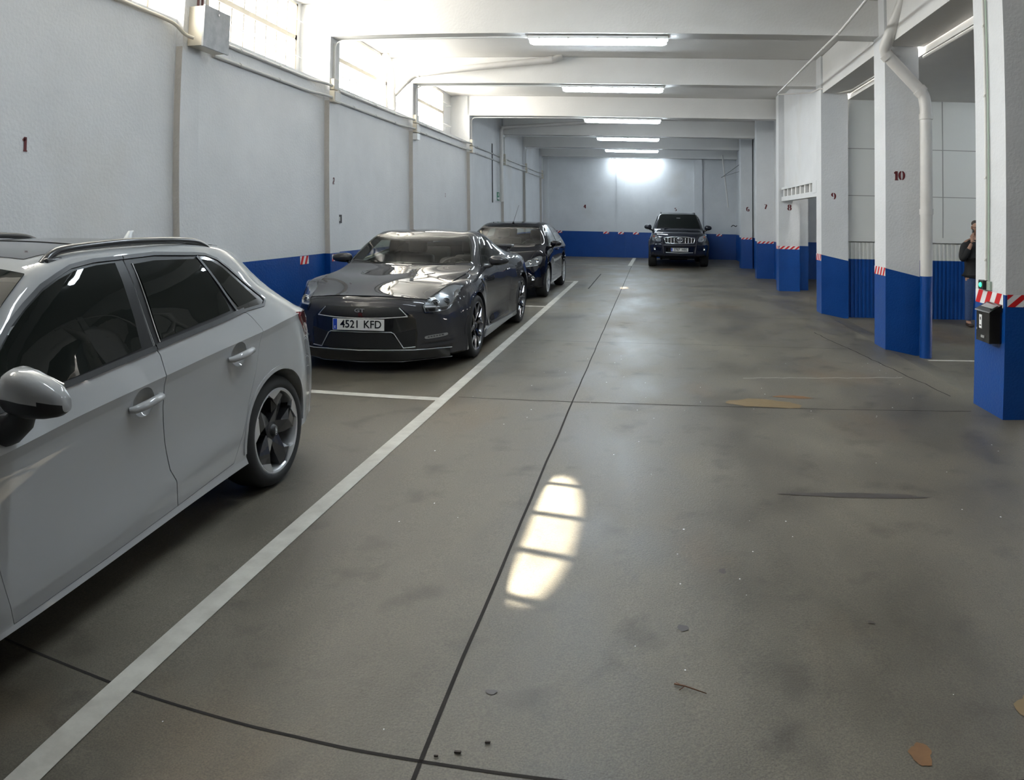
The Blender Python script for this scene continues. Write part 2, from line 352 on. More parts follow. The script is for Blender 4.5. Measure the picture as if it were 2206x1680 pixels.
# name, y0,y1, x1
rc = [('11', 5.57, 6.10, 3.07, 'right-hand column nearest the viewer, with the black post box and tape on two sides', 0), ('10', 8.68, 9.10, 3.345, 'right-hand column stencilled with the number 10', .1),
      ('9', 11.95, 12.30, 3.38, 'right-hand column stencilled with the number 9', .1), ('8', 15.66, 15.97, 3.34, 'right-hand column stencilled with the number 8 beside the opening', 0),
      ('7', 18.90, 19.17, 3.34, 'right-hand column stencilled with the number 7', 0), ('6', 22.70, 23.1, 3.30, 'right-hand column stencilled with the number 6', 0),
      ('', 2.2, 2.7, 3.2, 'right-hand column beside the viewer', 0), ('', -.5, -.2, 3.3, 'right-hand column just behind the viewer', 0), ('', -3.0, -2.7, 3.3, 'right-hand column far behind the viewer', 0)]
RCOL = {}
for nm, y0, y1, x1, lb, sl in rc:
    t = empty('concrete_column', R(XR, y0, 0), lb, 'column', RCG)
    Mi = Matrix.Translation(-t.location); T = lambda a, b, c, Mi=Mi: Mi @ R(a, b, c)
    x0 = 2.85 if nm == '11' else (2.86 if nm in '78' and nm else XR)
    if nm == '8': x0 = 2.87
    mb = MB(); zt = 3.98 if nm and nm != '11' else 4.47
    def shaft(za0, za1, zb0, zb1, mi, e=0):   # a sheared box: za at x0, zb at x1
        vs = [T(x0 - e, y0 - e, za0), T(x1 + e, y0 - e, zb0), T(x1 + e, y1 + e, zb0), T(x0 - e, y1 + e, za0), T(x0 - e, y0 - e, za1), T(x1 + e, y0 - e, zb1), T(x1 + e, y1 + e, zb1), T(x0 - e, y1 + e, za1)]
        mb.add(vs, [(0, 3, 2, 1), (4, 5, 6, 7), (0, 1, 5, 4), (1, 2, 6, 5), (2, 3, 7, 6), (3, 0, 4, 7)], mi)
    shaft(DADO, 4.47, DADO - sl, 4.47, 0); shaft(-.1, DADO, -.12, DADO - sl, 1, .002)
    mb.obj('shaft', [WALL, BLUE], t)
    RCOL[nm] = (t, T, x0, x1, y0, y1)
# windows
for i, (a, b) in enumerate(WINS):
    t = empty('window_%d' % (i + 1), R(-4.87, (a + b) / 2, 3.5), kind='structure'); Mi = Matrix.Translation(-t.location); T = lambda x, y, z, Mi=Mi: Mi @ R(x, y, z)
    mb = MB(); z0, z1 = 3.50, 4.44
    for q in ((a, a + .045), (b - .045, b)): mb.box((-4.93, q[0], z0), (-4.86, q[1], z1), 0, T)
    mb.box((-4.93, a, z0), (-4.86, b, z0 + .035), 0, T); mb.box((-4.93, a, z1 - .03), (-4.86, b, z1), 0, T); mb.box((-4.93, a, 3.935), (-4.86, b, 4.0), 0, T)
    for k in range(1, 8):
        y = a + (b - a) * k / 8; mb.box((-4.92, y - .014, z0), (-4.875, y + .014, z1), 0, T)
    mb.obj('window_frame', [WINF], t)
    mb = MB(); mb.quad([T(-4.90, a, z0), T(-4.90, b, z0), T(-4.90, b, z1), T(-4.90, a, z1)]); mb.obj('pane', [PANE], t)
    for z in (3.67, 4.16): mb = MB(); mb.tube([T(-4.87, a - .1, z), T(-4.74, a - .1, z), T(-4.74, b + .22, z), T(-4.87, b + .22, z)], .006, 6); mb.obj('security_rod', [PVC], t)
# ------------------------------------------------------------------ tube lamps
def lamp(y, lb, x0=-1.63, x1=.22, z=3.98):
    t = empty('tube_lamp', R((x0 + x1) / 2, y, z), lb, 'lamp', 'fluorescent tube lamps under the beams'); Mi = Matrix.Translation(-t.location); T = lambda a, b, c: Mi @ R(a, b, c)
    mb = MB(); sec = [(-.07, 0), (.07, 0), (.07, -.035), (-.07, -.035)]
    mb.box((x0, y - .07, z - .035), (x1, y + .07, z), 0, T)
    mb.obj('housing', [PVC], t)
    mb = MB(); pr = [(-.065, -.035), (.065, -.035), (.05, -.09), (.02, -.105), (-.02, -.105), (-.05, -.09)]
    n = len(pr); vs = []
    for x, s in ((x0 + .02, .75), (x0 + .07, 1), (x1 - .07, 1), (x1 - .02, .75)):
        for (yy, zz) in pr: vs.append(T(x, y + yy * s, z + (zz + .035) * s - .035))
    fs = [(k * n + j, k * n + (j + 1) % n, (k + 1) * n + (j + 1) % n, (k + 1) * n + j) for k in range(3) for j in range(n)] + [tuple(range(n))[::-1], tuple(range(3 * n, 4 * n))]
    mb.add(vs, fs); mb.obj('diffuser', [LAMPM], t)
    for x in np.linspace(x0 + .15, x1 - .15, 5):
        for q in (-.074, .066): mb = MB(); mb.box((x - .012, y + q, z - .045), (x + .012, y + q + .008, z - .02), 0, T); mb.obj('clip', [CONDUIT], t)
lamp(9.03, 'nearest tube lamp in view, under the first cross beam'); lamp(12.42, 'tube lamp second from the viewer, under the second cross beam'); lamp(16.42, 'tube lamp third from the viewer, where the windows end')
lamp(20.15, 'fourth tube lamp from the viewer'); lamp(23.62, 'fifth tube lamp from the viewer, under the last beam but one'); lamp(27.1, 'farthest tube lamp, right before the far wall')
lamp(5.83, 'tube lamp above the view over the white car'); lamp(2.85, 'tube lamp overhead beside the viewer')
lamp(14.0, 'tube lamp inside the side bay behind the opening', 5.2, 6.6, 3.735); lamp(9.5, 'tube lamp inside the side bay with the man', 5.8, 7.2, 3.735); lamp(6.0, 'unseen added tube lamp brightening the side bay nearest the viewer', 5.2, 6.6, 3.735)  # the last one is unseen, added to lighten the side bay partition
# ------------------------------------------------------------------ conduits, boxes and pipes on the left wall
CG = 'plastic conduits along the left wall'
def conduit(name, pts, r, m, lb, cat='conduit', grp=CG, clips=None, rr=.06):
    P = [R(*p) for p in pts]; t = empty(name, P[0], lb, cat, grp); Mi = Matrix.Translation(-t.location)
    mb = MB(); mb.tube([Mi @ p for p in bend(P, rr)], r, 10); mb.obj('tube', [m], t, True, 50)
    if clips:
        for c in clips: mb = MB(); mb.tube([Mi @ R(c[0], c[1] - .012, c[2]), Mi @ R(c[0], c[1] + .012, c[2])], r * 1.35, 10); mb.obj('clip', [m], t, True, 50)
    return t
bays = [(2.95, 5.60, 'window bay beside the white car'), (6.2, 8.82, 'window bay behind the white car tail'), (9.22, 12.2, 'window bay above the grey sports car'), (12.6, 16.2, 'last window bay above the black hatchback'), (16.62, 19.95, 'first bay without a window'), (20.35, 23.4, 'second bay without a window'), (23.85, 26.9, 'last bay before the far wall')]
for k, (y0, y1, w_) in enumerate(bays):
    if k == 0:
        conduit('conduit', [(-4.45, -2, 3.33), (-4.45, 5.45, 3.33), (-4.40, 5.58, 3.30), (-4.36, 5.68, 3.22), (-4.30, 5.74, 3.20)], .018, CREAMPVC, 'single cream conduit running along the wall to the grey cabinet', clips=[(-4.45, y, 3.33) for y in (3, 3.9, 4.8)])
        continue
    for zz, nm in ((3.32, 'upper'), (3.16, 'lower')):
        pts = [(-4.455, y0 + .1, zz), (-4.455, y1 - .38, zz), (-4.375, y1 - .1, zz - .0), (-4.365, y1 + .08, zz)]
        conduit('conduit', pts, .019, CONDUIT, '%s grey conduit in the %s' % (nm, w_), clips=[(-4.455, y, zz) for y in np.arange(y0 + .6, y1 - .4, .85)])
JG = 'cable joint boxes on the left columns'
jl = ['stacked joint boxes on the column behind the grey sports car', 'stacked joint boxes with a lower shiny box on the column beside the drain pipe', 'stacked joint boxes where the windows end', 'stacked joint boxes by the thin drop pipe', 'stacked joint boxes second from the far corner', 'stacked joint boxes nearest the far corner']
for y, lb in zip(PY[4:], jl):
    t = empty('joint_box', R(XC, y + .15, 3.24), lb, 'junction box', JG); Mi = Matrix.Translation(-t.location); T = lambda a, b, c: Mi @ R(a, b, c)
    mb = MB(); mb.box((XC, y + .02, 3.275), (XC + .06, y + .17, 3.42), 0, T); mb.obj('upper_box', [CREAMPVC], t); mb = MB(); mb.box((XC, y - .0, 3.10), (XC + .075, y + .2, 3.255), 0, T); mb.obj('lower_box', [CREAMPVC], t)
    mb = MB(); mb.box((XC + .06, y + .03, 3.285), (XC + .066, y + .16, 3.41), 0, T); mb.obj('lid', [CONDUIT], t); mb = MB(); mb.box((XC + .075, y + .015, 3.115), (XC + .082, y + .185, 3.24), 0, T); mb.obj('lid', [CONDUIT], t)
    if lb.find('shiny') > 0:
        mb = MB(); mb.box((XC, y + .0, 2.96), (XC + .09, y + .16, 3.075), 0, T); mb.obj('shiny_box', [PVC], t)
    mb = MB(); mb.tube([T(XC + .01, y + .1, 3.42), T(XC + .01, y + .1, 3.93)], .011, 8); mb.obj('riser', [CONDUIT], t)
# thin conduits along the underside edges of the beams
for y, lb in zip(PY[4:], ['first', 'second', 'third', 'fourth', 'fifth', 'last']):
    conduit('beam_conduit', [(XC + .02, y + .12, 3.40), (XC + .02, y + .12, 3.965), (-1.6, y + .12, 3.975)], .012, PVC, 'thin white lamp conduit along the underside of the %s cross beam in view' % lb, grp='lamp conduits under the beams', rr=.12)
# grey metal cabinet
t = empty('electrical_cabinet', R(XC, 5.98, 3.33), 'grey metal cabinet with a cream side on the wall above the white car', 'cabinet'); Mi = Matrix.Translation(-t.location); T = lambda a, b, c: Mi @ R(a, b, c)
mb = MB(); mb.box((XC, 5.78, 3.14), (XC + .17, 6.20, 3.52), 0, T); mb.obj('body', [CREAMPVC], t)
mb = MB(); mb.box((XC + .17, 5.77, 3.13), (XC + .19, 6.21, 3.53), 0, T); d = mb.obj('door', [noisy('scuffed_grey_metal', (.30, .31, .32), (.42, .43, .44), 9, (.3, .5))], t)
mb = MB(); mb.lathe([(0, .008), (.012, .008), (.012, 0)], 10, 'x', tuple(T(XC + .19, 6.0, 3.48))); mb.obj('lock', [CHROME], d)
for yy in (5.86, 5.93): mb = MB(); mb.tube([T(XC + .04, yy, 3.52), T(XC + .03, yy, 3.99)], .013, 8); mb.obj('cable', [mat('dark_red_cable', (.12, .05, .05), .5)], t)
# drain pipes
DG = 'white drain pipes'
def pipe(pts, r, lb, sockets=(), rr=.12, m=PIPE, cat='pipe', grp=DG):
    P = [R(*p) for p in pts]; t = empty('drain_pipe', P[0], lb, cat, grp); Mi = Matrix.Translation(-t.location); Q = [Mi @ p for p in P]
    mb = MB(); mb.tube(bend(Q, rr, 7), r, 18); mb.obj('tube', [m], t, True, 50)
    for (i, f) in sockets:
        a, b = Q[i], Q[i + 1]; c = a.lerp(b, f); d = (b - a).normalized(); mb = MB(); mb.tube([c - d * .035, c + d * .035], r * 1.14, 18); mb.obj('pipe_socket', [m], t, True, 50)
    return t
pipe([(-4.80, 11.92, 4.47), (-4.70, 11.92, 4.20), (-4.66, 11.92, 4.0), (-4.66, 11.92, 3.44)], .062, 'short vertical white drain pipe with a bend beside the second window', [(2, .1), (2, .8)])
pipe([(-4.66, 11.95, 3.72), (-4.42, 11.98, 3.98), (-4.28, 12.05, 4.12), (-1.72, 12.15, 4.40), (-1.6, 12.18, 4.47)], .058, 'long sloping white drain pipe branching off below the ceiling', [(1, .1), (2, .02), (2, .97)], .1)
pipe([(-4.38, 19.7, 2.0), (-4.38, 19.7, 4.14), (-4.1, 19.85, 4.2), (-1.2, 19.9, 4.40)], .05, 'sloping drain pipe dropping down the wall in the far part', [(1, .1)], .1)
conduit('drop_conduit', [(-4.46, 18.9, 3.6), (-4.46, 18.9, 1.95)], .012, DARK, 'thin dark drop conduit on the left wall in the far part', grp=None)
conduit('drop_conduit', [(-4.385, 23.45, 3.1), (-4.385, 23.45, 1.3)], .018, CONDUIT, 'grey conduit dropping down behind the black hatchback aerial', grp=None)
# right column 10: pipe
yp = 8.57
pipe([(3.06, 7.9, 4.6), (2.86, yp - .02, 3.72), (3.36, yp, 3.20), (3.385, yp, 3.05), (3.385, yp, DADO - .08)], .075, 'white drain pipe with two elbows running down beside the column marked 10', [(1, .1), (1, .92), (3, .06), (3, .62)], .09)
mb = MB(); mb.tube([R(3.385, yp, DADO - .08), R(3.385, yp, -.12)], .076, 18); tag(mb.obj('drain_pipe', [BLUE], None, True, 50), 'blue painted foot of the drain pipe beside the column marked 10', 'pipe', DG)
# electric cable pipe from ceiling to column top
conduit('ceiling_conduit', [(2.26, 7.0, 3.96), (2.33, 8.5, 3.955), (2.33, 10.3, 3.955), (2.33, 12.72, 3.955)], .017, PIPE, 'white conduit slung under the beams from the right foreground', grp='conduits on the right side', clips=[(2.33, y, 3.955) for y in (8.6, 9.4, 10.4, 11.5)])
conduit('ceiling_conduit', [(2.33, 12.72, 3.93), (2.88, 12.5, 3.93), (2.90, 11.93, 3.90), (3.2, 11.9, 3.82), (3.32, 11.5, 3.80), (3.36, 9.2, 3.80)], .013, PIPE, 'thin white conduit turning round the top of the column marked 9', grp='conduits on the right side', clips=[(3.0, 11.91, 3.87), (3.12, 11.905, 3.845)])
conduit('ceiling_conduit', [(3.42, 8.7, 3.70), (3.42, 6.1, 3.70), (3.42, 3, 3.70)], .02, PIPE, 'white conduit under the edge girder behind the nearest right-hand column', grp='conduits on the right side')
# ------------------------------------------------------------------ striped tapes
TG = 'red and white striped tape pieces'
def tape(o, u, v, n, lb, slant=.5, name='striped_tape', bands=None):
    """o corner (top-left), u across, v down (world vectors), n stripes pairs"""
    o, u, v = Vector(o), Vector(u), Vector(v); nr = u.cross(v).normalized(); W = u.length; Hh = v.length
    mb = MB(); P = lambda a, b, h=0: o + u * a + v * b + nr * h
    mb.add([P(0, 0), P(1, 0), P(1, 1), P(0, 1)], [(0, 1, 2, 3)], 0)
    sl = slant * Hh / W          # shift of a stripe from top to bottom
    for k in range(-2, int(n) + 4):
        a0 = (k + .0) / n; a1 = a0 + .5 / n
        poly = [(a0 + sl, 0), (a1 + sl, 0), (a1, 1), (a0, 1)]
        # clip to 0..1 in a
        def clip(pl, s, lim):
            out = []
            for i in range(len(pl)):
                p, q = pl[i], pl[(i + 1) % len(pl)]; ip, iq = (p[0] - lim) * s <= 0, (q[0] - lim) * s <= 0
                if ip: out.append(p)
                if ip != iq:
                    t = (lim - p[0]) / (q[0] - p[0]); out.append((lim, p[1] + t * (q[1] - p[1])))
            return out
        poly = clip(poly, 1, 1.0)
        if len(poly) > 2: poly = clip(poly, -1, 0.0)
        if len(poly) > 2: mb.add([P(a, b, .0012) for a, b in poly], [tuple(range(len(poly)))], 1)
        if len(poly) > 2: mb.add([P(a, b, -.0012) for a, b in poly], [tuple(range(len(poly)))], 1)
    ob = mb.obj(name, [WHT, REDT]); tag(ob, lb, 'hazard tape', TG); return ob
def tape_left(y0, y1, z0, z1, n, lb, x=XW): return tape(R(x + .004, y0, z1), R(x, y1, z1) - R(x, y0, z1), R(x, y0, z0) - R(x, y0, z1), n, lb)
def tape_front(x0, x1, y, z1, hgt, n, lb, z2=None):
    z2 = z1 if z2 is None else z2; return tape(R(x0, y - .005, z1), R(x1, y, z2) - R(x0, y, z1), (0, 0, -hgt), n, lb, slant=1.2)
tape_left(8.20, 8.43, .92, 1.025, 2, 'small striped tape patch on the blue wall between the white car and sports car')
tape_left(8.94, 9.18, .92, 1.015, 3, 'striped tape patch with three red bars on the wall column beside the sports car mirror', x=XC + .004)
for x0, x1, lb in ((-3.86, -3.66, 'tape piece on the far wall right beside the black hatchback roof'), (-2.0, -1.77, 'tape piece on the far wall left of the wall seam'), (-1.40, -1.17, 'tape piece on the far wall on the narrow pilaster'), (-.80, -.57, 'tape piece on the far wall nearest the off-roader')):
    tape_front(x0, x1, YB - (.06 if -1.44 < x0 < -1.2 else 0) - .002, 1.035, .09, 1.5, lb)
tape_front(2.55, 2.78, YB - .002, 1.035, .09, 1.5, 'tape piece on the far wall right of the off-roader mirror')
t = tape(R(3.34 - .004, 24.9, 1.03), R(3.34, 24.4, 1.03) - R(3.34, 24.9, 1.03), (0, 0, -.09), 2, 'tape piece on the right side wall between the off-roader and column 6')
tape_front(2.93, 3.29, 22.70, 1.03, .06, 3, 'thin strip of striped tape across the farthest numbered column')
tape_front(2.87, 3.33, 18.90, 1.03, .06, 4, 'thin strip of striped tape across the second farthest numbered column')
tape_front(2.88, 3.335, 15.66, 1.03, .07, 4, 'strip of striped tape across the front of the column marked 8')
def tape_side(x, y0, y1, z0, z1, n, lb): return tape(R(x - .005, y1, z1), R(x, y0, z1) - R(x, y1, z1), R(x, y1, z0) - R(x, y1, z1), n, lb, slant=.55)
tape_side(2.87, 15.66, 15.97, .96, 1.03, 3, 'tape patch on the corridor side of the column next to the vent opening')
tape_side(XR, 11.95, 12.30, .92, 1.035, 3, 'tape patch on the corridor side of the column between opening and metal partition')
tape_side(XR, 8.68, 9.10, .93, 1.035, 4, 'tape patch on the corridor side of the column with the drain pipe')
tape_side(2.85, 5.60, 6.09, .92, 1.035, 3, 'tape patch above the black post box on the nearest right-hand column')
tape_front(2.862, 3.02, 5.57, 1.035, .10, 1.2, 'tape patch on the viewer side of the nearest right-hand column')
# ------------------------------------------------------------------ stencilled digits: broad-nib strokes (x right, y up, unit height)
def arc(cx, cy, rx, ry, a0, a1, n=14): return [(cx + rx * math.cos(math.radians(a0 + (a1 - a0) * i / n)), cy + ry * math.sin(math.radians(a0 + (a1 - a0) * i / n))) for i in range(n + 1)]
DIG = {
    '1': [[(.30, .06), (.30, .96)], [(.10, .68), (.24, .86)], [(.12, .02), (.50, .02)]],
    '0': [arc(.36, .5, .24, .46, 100, 260), arc(.36, .5, .24, .46, 80, -80)],
    '2': [arc(.34, .72, .2, .24, 170, -30), [(.5, .6), (.14, .1)], [(.1, .06), (.58, .06)]],
    '3': [arc(.32, .73, .18, .23, 150, -80), arc(.32, .27, .22, .25, 80, -150)],
    '4': [[(.44, .04), (.44, .96)], [(.38, .92), (.06, .32)], [(.06, .28), (.62, .28)]],
    '5': [[(.16, .92), (.54, .92)], [(.16, .9), (.16, .56)], arc(.32, .3, .22, .28, 100, -150)],
    '6': [arc(.36, .5, .25, .46, 60, 262), arc(.36, .28, .22, .26, 80, -80), [(.5, .78), (.5, .8)]],
    '7': [[(.1, .9), (.6, .9)], [(.56, .86), (.28, .04)]],
    '8': [arc(.34, .73, .19, .23, 100, 260), arc(.34, .73, .19, .23, 80, -80), arc(.34, .26, .24, .26, 100, 260), arc(.34, .26, .24, .26, 80, -80)],
    '9': [arc(.34, .70, .22, .26, 100, 262), arc(.34, .5, .25, .46, 80, -80), [(.2, .14), (.2, .16)]]}
def stencil(text, o, u, v, hgt, lb):
    o, u, v = Vector(o), Vector(u).normalized(), Vector(v).normalized(); nr = u.cross(v).normalized(); mb = MB(); X = 0
    for ch in text:
        for path in DIG[ch]:
            L, Rr = [], []
            for i, p in enumerate(path):
                a = path[max(i - 1, 0)]; b = path[min(i + 1, len(path) - 1)]; d = Vector((b[0] - a[0], b[1] - a[1])); d.normalize()
                wv = .05 + .09 * abs(d.y) * (1 if len(path) < 4 else math.sin(PI * (i + .35) / (len(path) - .3)))
                if len(path) == 2 and abs(path[0][1] - path[1][1]) < .05: wv = .045
                if len(path) == 2 and abs(path[0][0] - path[1][0]) < .02 and abs(path[0][1] - path[1][1]) < .05: wv = .07
                nn = Vector((-d.y, d.x)) * wv; L.append((p[0] + nn.x, p[1] + nn.y)); Rr.append((p[0] - nn.x, p[1] - nn.y))
            P3 = [o + u * ((X + a) * hgt) + v * (b * hgt) + nr * .001 for a, b in L + Rr]; k = len(L)
            mb.add(P3, [(i, i + 1, k + i + 1, k + i) for i in range(k - 1)])
        X += .52 if ch == '1' else .68
    return tag(mb.obj('stencilled_number', [REDP]), lb, 'number', 'stencilled bay numbers')
UX = R(1, 0, 0) - R(0, 0, 0)
def num_front(t, x, y, z, h, lb): return stencil(t, R(x, y - .004, z), UX, (0, 0, 1), h, lb)
num_front('10', 3.02, 8.68, 2.14, .115, 'dark red stencilled 10 on the column beside the drain pipe')
num_front('9', 3.09, 11.95, 1.99, .115, 'dark red stencilled nine on the column left of the metal partition')
num_front('8', 3.07, 15.66, 1.85, .13, 'dark red stencilled eight on the column under the vent frame')
num_front('7', 3.06, 18.90, 1.92, .14, 'dark red stencilled seven on the second farthest numbered column')
num_front('6', 3.10, 22.70, 1.90, .15, 'small stencilled six on the farthest numbered column')
num_front('5', .88, YB - .002, 1.93, .13, 'small stencilled 5 on the far wall above the off-roader')
num_front('4', -2.78, YB - .002, 1.95, .16, 'small stencilled 4 on the far wall')
def num_left(t, y, z, h, lb, x=XW): return stencil(t, R(x + .003, y, z), (0, 1, 0), (0, 0, 1), h, lb)
num_left('1', 3.86, 1.99, .105, 'bold red stencilled 1 on the wall above the white car')
num_left('2', 9.0, 1.98, .09, 'small red stencilled 2 on the wall column above the sports car', x=XC + .002)
num_left('3', 14.5, 1.97, .08, 'tiny stencilled 3 on the wall between the last two window columns')
# ------------------------------------------------------------------ small wall items
def small(name, a, b, m, lb, cat, sub=None, grp=None):
    o = R(*a); t = empty(name, o, lb, cat, grp); Mi = Matrix.Translation(-o); T = lambda x, y, z: Mi @ R(x, y, z)
    mb = MB(); mb.box(a, b, 0, T); k = mb.obj('body', [m], t)
    bv = k.modifiers.new('b', 'BEVEL'); bv.width = .004; bv.segments = 2
    return t, T
t, T = small('wall_socket', (XW, 9.28, 1.44), (XW + .03, 9.40, 1.56), DARK, 'small black wall socket on the left wall above the sports car mirror', 'socket', grp='black sockets on the left wall')
mb = MB(); mb.box((XW + .03, 9.31, 1.47), (XW + .034, 9.335, 1.53), 0, T); mb.obj('socket_insert', [CONDUIT], t)
t, T = small('wall_socket', (XW, 16.66, 1.44), (XW + .03, 16.74, 1.56), DARK, 'tiny black wall socket on the left wall by the third column', 'socket', grp='black sockets on the left wall')
t, T = small('notice_sign', (XW, 19.5, 2.03), (XW + .012, 19.78, 2.27), mat('sign_green', (.02, .22, .12), .5), 'small green and white notice on the left wall in the far part', 'sign')
mb = MB(); mb.box((XW + .012, 19.52, 2.06), (XW + .014, 19.76, 2.12), 0, T); mb.box((XW + .012, 19.6, 2.16), (XW + .014, 19.68, 2.24), 0, T); mb.obj('sign_face', [WHT], t)
# ventilation slot frame over the opening between columns 8 and 9
t = empty('vent_frame', R(3.0, 12.4, 2.05), 'white slotted vent frame over the opening beside the column marked 9', 'vent'); Mi = Matrix.Translation(-t.location); T = lambda x, y, z: Mi @ R(x, y, z)
mb = MB(); mb.box((2.93, 12.31, 2.05), (3.05, 15.64, 2.15), 0, T); mb.box((2.93, 12.31, 2.31), (3.05, 15.64, 2.36), 0, T); mb.box((2.92, 12.31, 2.12), (3.05, 12.62, 2.34), 0, T); mb.obj('frame', [WALL], t)
for y in np.linspace(12.9, 15.4, 7): mb = MB(); mb.box((2.95, y, 2.15), (3.04, y + .1, 2.31), 0, T); mb.obj('slat', [CEIL], t)
mb = MB(); mb.box((3.045, 12.62, 2.15), (3.06, 15.64, 2.31), 0, T); mb.obj('recess', [DARK], t)
# post box and alarm button on the nearest right column
t = empty('post_box', R(2.85, 5.86, .62), 'black wall post box with a white label on the nearest right-hand column', 'post box'); Mi = Matrix.Translation(-t.location); T = lambda x, y, z: Mi @ R(x, y, z)
mb = MB(); mb.box((2.745, 5.62, .62), (2.85, 5.86, .89), 0, T)
k = mb.obj('body', [BLACK], t); bv = k.modifiers.new('b', 'BEVEL'); bv.width = .006; bv.segments = 2
mb = MB(); mb.prism([(2.85, .95), (2.74, .885), (2.735, .875), (2.85, .885)], 5.61, 5.87, lambda u, v, h: T(u, h, v)); lid = mb.obj('lid', [BLACK], t)
mb = MB(); mb.prism([(2.82, .937), (2.775, .911), (2.775, .909), (2.82, .934)], 5.64, 5.84, lambda u, v, h: T(u, h, v)); mb.obj('slot', [SILVER], lid)
mb = MB(); mb.box((2.742, 5.755, .73), (2.745, 5.80, .845), 0, T); mb.obj('label_card', [WHT], t)
mb = MB(); mb.box((2.741, 5.765, .75), (2.742, 5.79, .76), 0, T); mb.obj('label_print', [DARK], t); mb = MB(); mb.box((2.741, 5.77, .80), (2.742, 5.785, .825), 0, T); mb.obj('label_print', [DARK], t)
mb = MB(); mb.box((2.741, 5.705, .655), (2.745, 5.765, .675), 0, T); mb.obj('name_plate', [SILVER], t)
mb = MB(); mb.lathe([(.001, -.006), (.010, -.006), (.010, 0)], 12, 'x', tuple(T(2.745, 5.835, .72))); mb.obj('lock', [CHROME], t)
t = empty('alarm_button', R(2.85, 5.9, 1.05), 'black alarm button box with a green light under the conduit', 'button'); Mi = Matrix.Translation(-t.location); T = lambda x, y, z: Mi @ R(x, y, z)
mb = MB(); mb.box((2.80, 5.86, 1.045), (2.85, 5.95, 1.125), 0, T); k = mb.obj('body', [DARK], t); bv = k.modifiers.new('b', 'BEVEL'); bv.width = .006; bv.segments = 2
mb = MB(); mb.lathe([(.001, -.012), (.018, -.008), (.022, 0)], 16, 'x', tuple(T(2.80, 5.905, 1.085))); mb.obj('green_light', [mat('green_light', (.02, .6, .25), .4, emit=(.05, 1, .4), es=.8)], t, True)
mb = MB(); mb.box((2.83, 5.80, 1.045), (2.85, 5.86, 1.12), 0, T); mb.obj('side_box', [mat('greenish_plastic', (.35, .42, .36), .5)], t)
conduit('column_conduit', [(2.838, 5.88, 1.12), (2.838, 5.88, 4.4)], .012, PIPE, 'white conduit running up the nearest right-hand column from the alarm button', grp=None, clips=[(2.838, 5.88, z) for z in (1.3, 2.0, 2.7, 3.3)])
conduit('column_conduit', [(2.838, 5.84, 1.12), (2.838, 5.84, 4.4)], .007, mat('pale_green_cable', (.42, .5, .42), .5), 'thin pale green cable beside the white conduit on the nearest right-hand column', grp=None)
# wires and frame pole in the far right corner
conduit('loose_pole', [(2.75, 26.97, 4.15), (2.98, 26.97, 2.1)], .03, PIPE, 'white pole leaning near the far right corner', grp=None)
conduit('hanging_wire', [(2.60, 25.8, 3.2), (3.3, 23.2, 3.75)], .008, DARK, 'thin dark wire rising to the column marked 6', grp=None)
conduit('hanging_wire', [(2.60, 25.8, 3.22), (3.3, 24, 3.4)], .006, DARK, 'second thin dark wire crossing near the far right corner', grp=None)
conduit('wall_hose', [(2.98, 26.0, 1.35), (3.05, 26.0, 1.42), (3.15, 26.0, 1.36), (3.2, 26.0, 1.4)], .016, DARK, 'small curl of dark hose on the right wall in the far corner', grp=None)
# litter and stains on the floor
def blob(name, X, Y, rx, ry, m, lb, cat, seed, grp=None, z=.002):
    rnd = random.Random(seed); n = 26; ph = [rnd.uniform(0, 6) for _ in range(4)]
    pts = []
    for i in range(n):
        a = 2 * PI * i / n; q = 1 + .12 * math.sin(2 * a + ph[0]) + .1 * math.sin(3 * a + ph[1]) + .06 * math.sin(5 * a + ph[2]) + .05 * math.sin(9 * a + ph[3])
        pts.append(R(X + rx * q * math.cos(a), Y + ry * q * math.sin(a), z))
    mb = MB(); mb.add(pts, [tuple(range(n))]); o = mb.obj(name, [m])
    return tag(o, lb, cat, grp)
OILB = noisy('rust_brown_stain', (.16, .075, .025), (.20, .10, .035), 20, (.45, .6)); OILD = noisy('dark_oil_stain', (.045, .038, .034), (.065, .055, .048), 12, (.35, .5)); TAN = noisy('tan_stain', (.17, .115, .045), (.19, .13, .06), 14, (.45, .6))
# ================================================================== CARS: generic tools. car space: x to the left side of the car, y towards its tail, z up
def pchip(ks, ys):
    ks = sorted(ks); X = np.array([k[0] for k in ks], float); Y = np.array([k[1] for k in ks], float)
    if len(X) == 1: return np.full(len(ys), Y[0])
    h = np.diff(X); d = np.diff(Y) / h; m = np.zeros(len(X)); m[0], m[-1] = d[0], d[-1]
    for i in range(1, len(X) - 1):
        if d[i - 1] * d[i] > 0:
            w1, w2 = 2 * h[i] + h[i - 1], h[i] + 2 * h[i - 1]; m[i] = (w1 + w2) / (w1 / d[i - 1] + w2 / d[i])
    out = []
    for y in ys:
        if y <= X[0]: out.append(Y[0]); continue
        if y >= X[-1]: out.append(Y[-1]); continue
        i = np.searchsorted(X, y) - 1; t = (y - X[i]) / h[i]
        out.append((2 * t ** 3 - 3 * t * t + 1) * Y[i] + (t ** 3 - 2 * t * t + t) * h[i] * m[i] + (-2 * t ** 3 + 3 * t * t) * Y[i + 1] + (t ** 3 - t * t) * h[i] * m[i + 1])
    return np.array(out)
